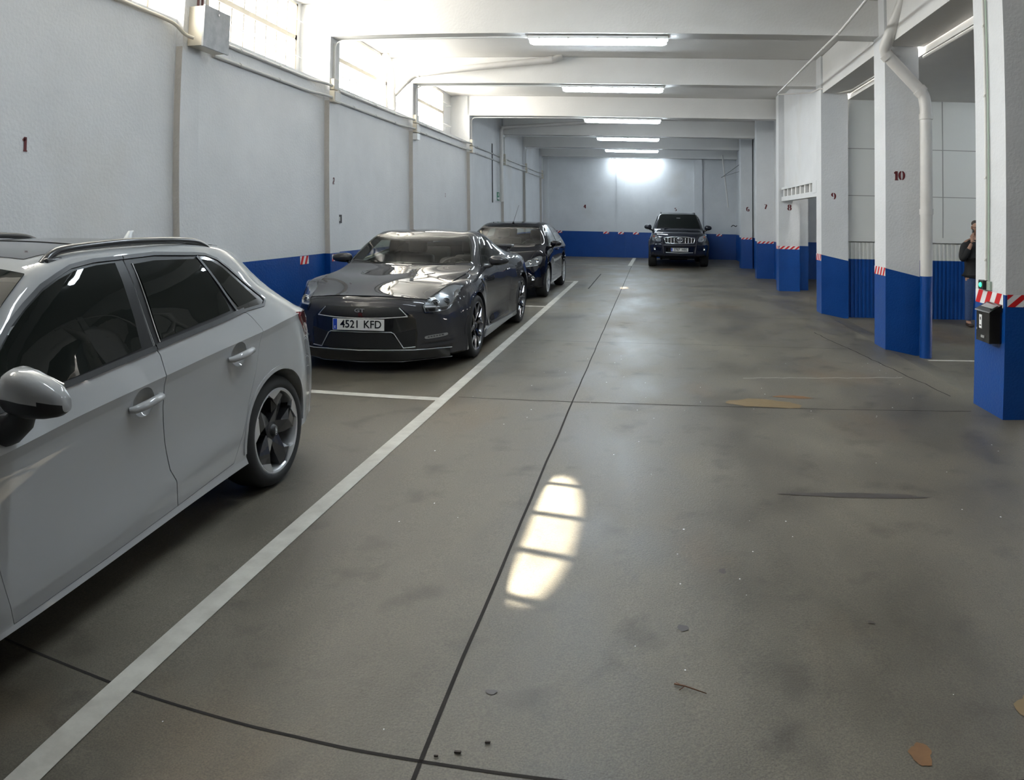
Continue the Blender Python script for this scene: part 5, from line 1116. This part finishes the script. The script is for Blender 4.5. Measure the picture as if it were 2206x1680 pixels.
        for wy in (0, WYR):
            wheel(t, sd * .862, wy, .325, .22, .225, sd, 'five', (SILVER, SILVER, SILVER))
            sh.ribbon('arch_lip', [(wy + .36 * math.cos(q), .335 + .36 * math.sin(q)) for q in np.linspace(-.2, PI + .2, 26)], .02, 'x', sd, .006, P, t, skirt=.02)
        X = lambda pl: [(sd * p[0],) + tuple(p[1:]) for p in pl]
        HL = X(spline([(.42, .655, 1), (.60, .76), (.72, .82), (.78, .815, 1), (.785, .74), (.76, .67, 1), (.60, .635)], 4))
        hl = sh.patch('headlamp', HL, 'y', -1, .003, MATS['lamp_reflector'], t, .03, .01)
        for lx, lz, r_ in ((.60, .71, .04), (.70, .735, .045)):
            q, n = sh.hit(sd * lx, lz, 'y', -1); T_ = Matrix.Translation(q) @ Vector((n.x * .4, -1, .1)).to_track_quat('Z', 'Y').to_matrix().to_4x4()
            mb = MB(); mb.lathe([(.0005, .01), (r_ * .5, .012), (r_, .022), (r_ * 1.12, .014), (r_ * 1.15, -.02)], 20, 'z'); mb.v = [tuple(T_ @ Vector(v)) for v in mb.v]; mb.obj('lamp_ring', [CHROME], hl, True, 60)
        sh.patch('lens', HL, 'y', -1, .02, LENS, hl, .03, .02); sh.ribbon('lamp_bar', X([(.45, .652), (.58, .64), (.72, .655)]), .014, 'y', -1, .012, CHROME, hl)
        sh.patch('fog_recess', X(spline([(.50, .36), (.62, .34), (.74, .38), (.72, .46), (.58, .47)], 4)), 'y', -1, .003, BLACK, t, .03)
        q, n = sh.hit(sd * .665, .41, 'y', -1); T_ = Matrix.Translation(q) @ Vector((n.x * .5, -1, 0)).to_track_quat('Z', 'Y').to_matrix().to_4x4()
        mb = MB(); mb.lathe([(.0005, .008), (.028, .012), (.034, .02), (.042, .014), (.044, -.01)], 20, 'z'); mb.v = [tuple(T_ @ Vector(v)) for v in mb.v]; mb.obj('fog_lamp', [CHROME], t, True, 60)
        mo = mirror(t, .845, .33, 1.045, .22, .14, .14, sd, P, BLACK)
        sh.ribbon('hood_seam', X([(.50, -.80), (.62, -.5), (.70, -.1)]), .007, 'z', 1, .0015, JOINT, t, skirt=.002)
    link('body', body, [P, Dk], t, True, 32)
    sh.patch('windscreen', WS, 'z', 1, .002, GLASS_M, t, .05, .002, fit=4); sh.ribbon('windscreen_seal', WS + [WS[0]], .024, 'z', 1, .004, BLACK, t)
    sh.patch('upper_grille', [(-.34, .66), (.34, .66), (.30, .60), (-.30, .60)], 'y', -1, .006, MATS['black_mesh'], t, .04); sh.patch('lower_grille', [(-.42, .50), (.42, .50), (.36, .32), (-.36, .32)], 'y', -1, .006, MATS['black_mesh'], t, .04)
    sh.tubeline('bumper_lip', [(-.66, .285), (0, .25), (.66, .285)], .008, 'y', -1, .006, DARK, t)
    mb = MB(); mb.tube([(0, .78, 1.44), (0, .80, 1.47)], [.022, .012], 10); mb.tube([(0, .80, 1.465), (.06, 1.02, 1.82)], .0035, 6); mb.obj('roof_aerial', [DARK], t, True)
    IN = MATS['cabin_black']; seats(t, (1.1,), (-.36, .36), .46, IN); seats(t, (1.95,), (-.36, .36), .48, IN); steering(t, .36, .60, .92, IN)
    DB = mat('dashboard_beige', (.20, .18, .13), .7); mb = MB(); rbox(mb, (-.70, .10, .80), (.70, .52, .965), .05); mb.obj('dashboard', [DB], t, True, 40)
    mb = MB(); rbox(mb, (-.68, .3, .29), (.68, 2.6, .34), .02); mb.obj('cabin_floor', [IN], t)
    mb = MB(); rbox(mb, (-.11, .62, 1.27), (.11, .65, 1.33), .015); mb.obj('inner_mirror', [IN], t, True, 40)
    for x0, x1 in ((.02, .52), (-.50, -.0)): mb = MB(); mb.tube([(x0, -.075, 1.02), (x1, -.02, 1.03)], .009, 6); mb.obj('wiper', [DARK], t)
    return t
car_black()
def car_offroad():
    t = empty('off_roader', (0, 0, 0), 'dark grey off-road vehicle with chrome grille parked against the far wall', 'car', 'parked cars'); place(t, .84, 22.9)
    P = paint('slate_car_paint', (.022, .024, .034), .2, .45); Dk = DARK; K = lambda *a: list(a)
    LW = paint('slate_lower_paint', (.045, .045, .055), .2, .4, coat=.4)
    L = [
        ([(0, 0)], K((-.98, .40), (-.5, .34), (3.9, .38))),
        (K((-.98, .70), (-.4, .84), (3.4, .86), (3.9, .74)), K((-.98, .40), (-.5, .34), (3.9, .38))),
        (K((-.98, .82), (-.5, .96), (3.3, .96), (3.9, .84)), K((-.98, .44), (-.5, .38), (3.9, .42))),
        (K((-.98, .83), (-.5, .97), (0, .975), (.5, .94), (2.3, .94), (2.8, .975), (3.9, .85)), K((-.98, .58), (0, .56), (3.9, .58))),
        (K((-.98, .82), (-.5, .975), (0, .99), (.5, .94), (2.3, .94), (2.8, .985), (3.9, .85)), K((-.98, .76), (0, .78), (3.9, .80))),
        (K((-.98, .78), (-.5, .93), (0, .95), (.6, .925), (2.3, .925), (3.9, .84)), K((-.98, .85), (-.6, .93), (0, .99), (3.9, 1.0))),
        (K((-.98, .74), (-.5, .87), (0, .89), (.6, .90), (3.9, .82)), K((-.98, .92), (-.6, 1.06), (0, 1.13), (.4, 1.18), (2, 1.20), (3.9, 1.20))),
        (K((-.98, .66), (-.4, .78), (.2, .80), (.5, .76), (.9, .68), (1.5, .665), (3.7, .64), (3.9, .62)), K((-.98, .955), (-.7, 1.10), (0, 1.19), (.25, 1.25), (.5, 1.42), (.8, 1.62), (1.05, 1.735), (1.5, 1.775), (3.3, 1.77), (3.75, 1.68), (3.9, 1.5))),
        (K((-.98, .36), (.2, .46), (1, .42), (3.9, .40)), K((-.98, .985), (-.7, 1.13), (0, 1.215), (.18, 1.26), (.45, 1.43), (.78, 1.64), (1.02, 1.77), (1.5, 1.825), (3.3, 1.82), (3.75, 1.73), (3.9, 1.54))),
        ([(0, 0)], K((-.98, .99), (-.7, 1.14), (0, 1.225), (.15, 1.265), (.42, 1.43), (.76, 1.64), (1.0, 1.775), (1.5, 1.835), (3.3, 1.83), (3.75, 1.74), (3.9, 1.55)))]
    ys = np.array(sorted(set(list(np.round(np.linspace(-.98, -.84, 7), 4)) + list(np.round(np.linspace(-.84, 3.8, 66), 4)) + list(np.round(np.linspace(3.8, 3.9, 5), 4)))))
    def df(v):
        f = smoothstep((v.y - 3.2) / .6); g = smoothstep((-.3 - v.y) / .6); a = abs(v.x) / .9
        return Vector((v.x, v.y - .12 * f * a ** 2.2 + g * (.24 * a ** 2.6 + .10 * max(0, min(1, (v.z - .76) / .05))), v.z))
    vs, fs = loft(L, ys, 4, sharp=(2, 6), endr=.05, deform=df); me0 = mesh_of(vs, fs); sh = Shell(me0)
    body = boolean(me0, [(wellcut(wy, .42, .43, x0, x1), 1) for wy in (0, 2.79) for x0, x1 in ((.62, 1.2), (-1.2, -.62))])
    D1 = [(.42, 1.16), (.50, .80), (.55, .45), (1.42, .45), (1.45, 1.18), (1.42, 1.76), (1.05, 1.73), (.8, 1.60)]; D2 = [(1.455, 1.18), (1.425, .45), (2.2, .45), (2.36, .75), (2.6, 1.0), (2.62, 1.19), (2.55, 1.765), (1.425, 1.765)]
    for sd in (1, -1):
        a, b = (.30, 1.2) if sd > 0 else (-1.2, -.30)
        for nm, D in (('front_door', D1), ('rear_door', D2)):
            ds = boolean(body, [(prism_x(shrink(D, .003), a, b), 0)], 'INTERSECT'); body = boolean(body, [(prism_x(D, a, b), 1)]); d = link(nm, ds, [P, Dk], t, True, 32)
            W = {'front_door': [(.58, 1.24), (.85, 1.58), (1.08, 1.69), (1.38, 1.70), (1.40, 1.24)], 'rear_door': [(1.49, 1.24), (1.48, 1.70), (2.48, 1.70), (2.54, 1.24)]}[nm]
            sh.patch('side_window', W, 'x', sd, .004, MATS['black_glass'], d, .06, .006, fit=2)
        X = lambda pl: [(sd * p[0],) + tuple(p[1:]) for p in pl]
        sh.patch('rear_side_window', [(2.68, 1.24), (2.66, 1.70), (3.55, 1.68), (3.6, 1.26)], 'x', sd, .004, MATS['black_glass'], t, .06, .006)
        for wy in (0, 2.79):
            wheel(t, sd * 1.0, wy, .39, .27, .235, sd, 'six', (SILVER, SILVER, SILVER))
            sh.ribbon('wheel_flare', [(wy + .45 * math.cos(q), .42 + .45 * math.sin(q)) for q in np.linspace(-.1, PI + .1, 24)], .055, 'x', sd, .03, LW, t, skirt=.04)
        HL = X(spline([(.615, .86, 1), (.60, .93), (.66, 1.01, 1), (.80, 1.075), (.88, 1.09, 1), (.89, 1.0), (.87, .875, 1), (.74, .855)], 4))
        hl = sh.patch('headlamp', HL, 'y', -1, .006, mat('lamp_silver', (.5, .51, .52), .15, .7), t, .035, .02)
        q, n = sh.hit(sd * .75, .93, 'y', -1); T_ = Matrix.Translation(q + Vector((0, -.01, 0))) @ Vector((0, -1, .05)).to_track_quat('Z', 'Y').to_matrix().to_4x4()
        mb = MB(); mb.lathe([(.0005, .02), (.03, .022), (.065, .03), (.075, .02), (.077, -.02)], 22, 'z'); mb.v = [tuple(T_ @ Vector(v)) for v in mb.v]; mb.obj('lamp_bowl', [MATS['lamp_reflector']], hl, True, 60)
        q, n = sh.hit(sd * .83, 1.015, 'y', -1); mb = MB(); mb.lathe([(.0005, -.03), (.03, -.025), (.035, .01)], 16, 'y', tuple(q)); mb.obj('indicator', [mat('amber_lens', (.5, .10, .03), .2)], hl, True)
        sh.patch('lens', HL, 'y', -1, .03, LENS, hl, .05, .03)
        sh.patch('fog_recess', X([(.58, .66), (.86, .70), (.86, .58), (.60, .56)]), 'y', -1, .004, BLACK, t, .04)
        q, n = sh.hit(sd * .80, .63, 'y', -1); mb = MB(); mb.lathe([(.0005, -.02), (.035, -.018), (.045, -.03), (.05, .0)], 16, 'y', tuple(q)); mb.obj('fog_lamp', [CHROME], t, True, 60)
        sh.tubeline('bull_bar_upright', [(.56, .98), (.54, .86), (.52, .66), (.50, .48)] if sd > 0 else [(-.56, .98), (-.54, .86), (-.52, .66), (-.50, .48)], .028, 'y', -1, .03, LW, t)
        sh.ribbon('hood_seam', X([(.60, -.80), (.66, -.4), (.70, .1)]), .010, 'z', 1, .002, BLACK, t, skirt=.002)
        mirror(t, .92, .62, 1.31, .25, .20, .16, sd, P, BLACK)
        mb = MB(); mb.tube([(sd * .60, 1.15, 1.79), (sd * .60, 1.25, 1.83), (sd * .60, 3.3, 1.83), (sd * .60, 3.45, 1.79)], .014, 8); mb.obj('roof_rail', [DARK], t, True)
    link('body', body, [P, Dk], t, True, 32)
    WS = [(-.60, .98), (0, .93), (.60, .98), (.68, .6), (.74, .30), (.4, .22), (0, .20), (-.4, .22), (-.74, .30), (-.68, .6)]
    sh.patch('windscreen', WS, 'z', 1, .004, MATS['black_glass'], t, .06, .006, fit=3); sh.ribbon('windscreen_seal', WS + [WS[0]], .03, 'z', 1, .005, BLACK, t)
    mb = MB(); rbox(mb, (-.07, .72, 1.60), (.07, .76, 1.64), .01); mb.obj('inner_mirror', [SILVER], t)
    GP = spline([(-.49, .975, 1), (-.2, 1.0), (0, 1.0), (.2, 1.0), (.49, .975, 1), (.47, .86), (.40, .80), (0, .79), (-.40, .80), (-.47, .86)], 4)
    g = sh.patch('grille', GP, 'y', -1, .010, MATS['black_mesh'], t, .04, .02)
    sh.tubeline('grille_frame', GP, .016, 'y', -1, .016, CHROME, g, closed=True)
    for x in (-.38, -.28, -.18, .18, .28, .38): sh.tubeline('grille_bar', [(x, .975), (x, .81)], .011, 'y', -1, .018, CHROME, g)
    q, n = sh.hit(0, .92, 'y', -1); c = Vector((0, q.y - .035, .925))
    for rx, rz, dz in ((.095, .065, 0), (.032, .06, 0), (.062, .025, .028)):
        mb = MB(); mb.tube([(rx * math.cos(a), c.y, c.z + dz + rz * math.sin(a)) for a in np.linspace(0, 2 * PI, 29)[:-1]], .009, 8, closed=True); mb.obj('emblem_ring', [CHROME], g, True)
    mb = MB(); mb.tube([(-.09, c.y + .01, .90), (0, c.y + .01, .815), (.09, c.y + .01, .90)], .012, 8); mb.obj('grille_bar', [CHROME], g, True)
    sh.patch('bumper_intake', [(-.46, .68), (.46, .68), (.44, .53), (-.44, .53)], 'y', -1, .006, BLACK, t, .05)
    sh.tubeline('bumper_trim', [(-.44, .515), (0, .50), (.44, .515)], .010, 'y', -1, .012, SILVER, t); sh.tubeline('bull_bar_cross', [(-.52, .735), (0, .745), (.52, .735)], .026, 'y', -1, .03, LW, t)
    q, n = sh.hit(0, .60, 'y', -1); plate(t, 0, q.y - .03, .605, .56, .115, '3787 HBS')
    for sd in (1, -1): mb = MB(); rbox(mb, (sd * .42 - .12, -.2, .24), (sd * .42 + .12, -.1, .27), .01); mb.obj('skid_arm', [CONDUIT], t)
    mb = MB(); rbox(mb, (-.62, -.1, .22), (.62, .1, .36), .05); mb.obj('axle', [DARK], t)
    for x0, x1 in ((.02, .5), (-.5, -.02)): mb = MB(); mb.tube([(x0, .20, 1.29), (x1, .27, 1.30)], .012, 6); mb.obj('wiper', [DARK], t)
    return t
car_offroad()
# ================================================================== floor stains and litter
SG = 'stains and spots on the concrete floor'
for X, Y, rx, ry, m, lb, sd in ((1.27, 2.05, .085, .10, TAN, 'oval tan stain on the floor near the lower right corner', 1), (.78, 1.86, .035, .05, OILB, 'small rust-brown stain left of the oval tan one', 2), (1.33, 1.60, .085, .10, OILD, 'dark smudged oil patch near the lower right corner', 3),
                             (1.22, 1.37, .13, .06, OILB, 'red-brown stain cut by the bottom edge of the view', 4), (1.18, 3.95, .42, .035, OILD, 'long thin dark stain on the floor right of the sun patch', 5),
                             (.30, 3.02, .018, .022, OILD, 'round dark spot right of the sun patch', 6), (.10, 2.55, .020, .024, OILD, 'round dark spot below the sun patch on its right', 7), (-.56, 2.08, .018, .015, OILD, 'dark chip mark beside the long floor joint', 8),
                             (.85, 2.62, .012, .012, OILD, 'tiny dark spot in the middle right of the floor', 9), (.34, 1.50, .018, .02, OILD, 'round dark spot near the bottom edge', 10), (.95, 5.95, .30, .14, TAN, 'faint rusty patch near the cross joint on the right', 11), (1.25, 6.2, .16, .05, OILB, 'thin rusty streak near the cross joint on the right', 12),
                             (.45, 21.5, .22, .25, OILB, 'rusty spot on the floor in front of the off-roader', 13)):
    blob('floor_stain', X, Y, rx, ry, m, lb, 'stain', sd, SG)
t = empty('twig', R(.09, 2.18, .006), 'thin brown twig lying on the floor right of the long joint', 'twig')
mb = MB(); mb.tube([(-.035, .02, 0), (0, 0, .004), (.07, -.04, 0)], [.003, .0025, .0015], 6); mb.tube([(0, 0, .004), (-.02, -.015, 0)], .0015, 5); mb.tube([(-.01, .006, .002), (-.03, .03, 0)], .0012, 5); mb.obj('stem', [mat('twig_brown', (.12, .05, .02), .7)], t, True)
for X, Y, r_, lb in ((-.60, 1.77, .010, 'dark wood chip on the floor near the crossing of the two joints'), (-.52, 1.83, .008, 'second small dark chip beyond the joint crossing'), (-.66, 1.74, .006, 'third tiny dark chip right at the joint crossing')):
    mb = MB(); rbox(mb, (-r_, -r_ * .45, 0), (r_, r_ * .45, .006), .001); o = mb.obj('wood_chip', [mat('chip_brown', (.03, .018, .012), .7)]); o.location = R(X, Y, .003); tag(o, lb, 'debris', 'chips of debris on the floor')
rnd = random.Random(5); mb = MB()
for k in range(90):
    X, Y = rnd.uniform(-1.6, 2.6), rnd.uniform(1.3, 8); p = R(X, Y, .002); s = rnd.uniform(.002, .006)
    mb.add([p + Vector((s * math.cos(a), s * 1.3 * math.sin(a), 0)) for a in (0, 1.3, 2.4, 3.6, 5)] + [p + Vector((0, 0, s * .5))], [(0, 1, 5), (1, 2, 5), (2, 3, 5), (3, 4, 5), (4, 0, 5)])
tag(mb.obj('plaster_crumbs', [WHT]), 'tiny white plaster crumbs scattered over the concrete floor', 'debris', kind='stuff')
# ================================================================== the man on the phone
def skin(name, chains, m, parent, sub=2, smooth=True):
    """chains: list of lists of (x,y,z,r); first vertex of later chains may repeat an earlier coordinate to join"""
    vs, es, rs, idx = [], [], [], {}
    for ch in chains:
        prev = None
        for (x, y, z, *r) in ch:
            k = (round(x, 4), round(y, 4), round(z, 4))
            if k not in idx: idx[k] = len(vs); vs.append((x, y, z)); rs.append((r[0], r[1] if len(r) > 1 else r[0]))
            i = idx[k]
            if prev is not None and prev != i: es.append((prev, i))
            prev = i
    me = bpy.data.meshes.new(name); me.from_pydata(vs, es, []); o = bpy.data.objects.new(name, me); COL.objects.link(o)
    sk = o.modifiers.new('s', 'SKIN'); sk.use_smooth_shade = True
    for i, r in enumerate(rs): me.skin_vertices[0].data[i].radius = r; me.skin_vertices[0].data[i].use_root = (i == 0)
    sb = o.modifiers.new('u', 'SUBSURF'); sb.levels = sub; sb.render_levels = sub
    dg = bpy.context.evaluated_depsgraph_get(); out = bpy.data.meshes.new_from_object(o.evaluated_get(dg)); bpy.data.objects.remove(o); out.materials.clear()
    return link(name, out, m, parent, True)
def man():
    # local axes: x to the picture's right, y away from the viewer, z up ; he faces the viewer
    t = empty('person', R(5.27, 11.30, -.07), 'person in black coat and blue jeans talking on a phone behind the nearest column', 'person'); 
    SK = noisy('skin', (.36, .20, .14), (.42, .24, .17), 20, (.5, .6)); CO = noisy('black_coat', (.006, .006, .007), (.014, .014, .015), 40, (.7, .8)); JE = noisy('blue_jeans', (.03, .06, .15), (.05, .09, .20), 60, (.8, .9)); HR = mat('grey_brown_hair', (.06, .05, .045), .7)
    HT = 1.0
    body = skin('body', [
        [(0, 0, .93, .12, .09), (0, 0, 1.08, .14, .10), (0, 0, 1.26, .15, .11), (0, 0, 1.39, .12, .09), (0, -.01, 1.46, .055, .055), (0, -.015, 1.52, .052, .052), (0, -.02, 1.585, .068, .085), (0, -.015, 1.66, .072, .092), (0, -.01, 1.71, .045, .055)],
        [(0, 0, .93, .15, .11), (-.09, 0, .86, .095), (-.10, -.01, .50, .062), (-.105, .02, .12, .042), (-.11, .0, .055, .04), (-.12, -.12, .04, .035)],
        [(0, 0, .93, .15, .11), (.09, 0, .86, .095), (.10, -.01, .50, .062), (.105, .02, .12, .042), (.11, .0, .055, .04), (.12, -.12, .04, .035)],
        [(0, 0, 1.39, .12, .09), (-.17, 0, 1.37, .062), (-.25, -.04, 1.13, .046), (-.245, -.06, 1.10, .044), (-.15, -.13, 1.33, .032), (-.135, -.14, 1.385, .026)],
        [(0, 0, 1.39, .12, .09), (.17, 0, 1.37, .062), (.23, .0, 1.12, .046), (.24, -.03, .88, .034), (.24, -.04, .83, .028)]], [SK], t)
    # clothes
    coat = skin('coat', [
        [(0, .01, .98, .175, .135), (0, .01, 1.12, .165, .13), (0, .01, 1.27, .175, .135), (0, .01, 1.375, .15, .11), (0, 0, 1.43, .085, .08)],
        [(0, .01, .98, .175, .135), (0, .01, .85, .185, .14), (0, .01, .76, .19, .145)],
        [(0, .01, 1.375, .15, .11), (-.175, 0, 1.36, .085), (-.25, -.04, 1.14, .066), (-.245, -.065, 1.10, .062), (-.165, -.12, 1.30, .045)],
        [(0, .01, 1.375, .15, .11), (.175, 0, 1.36, .085), (.235, 0, 1.12, .065), (.24, -.03, .90, .05)]], [CO], t)
    for z, nm in ((1.32, 0), (1.21, 0), (1.10, 0), (.99, 0), (.88, 0)):
        q = MB().lathe([(.001, -.012), (.009, -.01), (.010, 0)], 10, 'y', (.02, -.132, z)); q.obj('button', [SILVER], coat, True)
    skin('jeans', [[(0, 0, .96, .15, .115), (0, 0, .90, .16, .125), (0, 0, .84, .155, .12), (-.09, 0, .78, .105), (-.10, -.01, .50, .078), (-.105, .015, .14, .062), (-.106, .01, .09, .06)], [(0, 0, .84, .155, .12), (.09, 0, .78, .105), (.10, -.01, .50, .078), (.105, .015, .14, .062), (.106, .01, .09, .06)]], [JE], t)
    for s in (-1, 1): skin('shoe', [[(s * .11, .05, .045, .045, .04), (s * .115, -.05, .04, .05, .036), (s * .125, -.17, .035, .042, .028)]], [mat('shoe_brown', (.03, .018, .012), .5)], t)
    # face
    fy = -.108
    mb = MB(); mb.tube([(0, fy - .005, 1.635), (0, fy - .022, 1.602), (0, fy - .008, 1.592)], [.009, .014, .008], 8); mb.obj('nose', [SK], body, True)
    for s in (-1, 1):
        mb = MB(); mb.lathe([(.0005, -.012), (.009, -.009), (.013, 0)], 12, 'y', (s * .030, fy + .012, 1.633)); mb.obj('eye', [mat('eye_dark', (.03, .02, .02), .3)], body, True)
        mb = MB(); mb.tube([(s * .030 + .021 * math.cos(a), fy - .004, 1.632 + .016 * math.sin(a)) for a in np.linspace(0, 2 * PI, 17)[:-1]], .0022, 6, closed=True); mb.tube([(s * .051, fy - .002, 1.636), (s * .074, -.03, 1.64)], .0022, 5); mb.obj('spectacles', [BLACK], body, True)
        mb = MB(); mb.tube([(s * .018, fy + .002, 1.658), (s * .046, fy + .008, 1.660)], .004, 6); mb.obj('eyebrow', [HR], body, True)
        mb = MB(); rbox(mb, (s * .074 - .008, -.03, 1.60), (s * .074 + .008, .0, 1.655), .007); mb.obj('ear', [SK], body, True)
    mb = MB(); mb.tube([(-.024, fy + .006, 1.567), (0, fy - .003, 1.565), (.024, fy + .006, 1.567)], [.003, .006, .003], 8); mb.obj('mouth', [mat('lip', (.28, .10, .08), .5)], body, True)
    skin('hair', [[(0, .03, 1.655, .070, .075), (0, .015, 1.70, .066, .075), (0, -.035, 1.722, .045, .04)]], [HR], body)
    # hand with five fingers closed round the phone
    hx, hy, hz = -.118, -.135, 1.44
    hand = skin('hand', [
        [(-.135, -.14, 1.385, .024), (-.128, -.14, 1.415, .028, .018), (hx, hy, 1.455, .032, .018)],
        [(hx, hy, 1.455, .032, .018), (-.142, -.125, 1.475, .010), (-.138, -.105, 1.492, .009), (-.115, -.100, 1.500, .008)],
        [(hx, hy, 1.455, .032, .018), (-.135, -.135, 1.49, .010), (-.128, -.115, 1.512, .009), (-.106, -.108, 1.520, .008)],
        [(hx, hy, 1.455, .032, .018), (-.122, -.142, 1.50, .010), (-.114, -.125, 1.530, .009), (-.097, -.115, 1.540, .008)],
        [(hx, hy, 1.455, .032, .018), (-.106, -.146, 1.50, .0095), (-.100, -.132, 1.535, .0085), (-.086, -.122, 1.556, .0075)],
        [(hx, hy, 1.455, .032, .018), (-.096, -.150, 1.462, .011), (-.082, -.142, 1.488, .009), (-.080, -.128, 1.51, .008)]], [SK], body, 2)
    p = empty('mobile_phone', t.location, 'black mobile phone held against the ear of the man', 'phone')
    mb = MB(); rbox(mb, (-.006, -.032, -.065), (.006, .032, .065), .004); T_ = Matrix.Translation((-.088, -.095, 1.545)) @ Matrix.Rotation(.5, 4, 'X') @ Matrix.Rotation(-.2, 4, 'Y'); mb.v = [tuple(T_ @ Vector(v)) for v in mb.v]; mb.obj('phone_case', [BLACK], p, True, 40)
    mb = MB(); mb.lathe([(.0005, 0), (.005, 0)], 10, 'x', (-.0065, -.018, .05)); mb.v = [tuple(T_ @ Vector(v)) for v in mb.v]; mb.obj('camera_lens', [CHROME], p)
    return t
man()
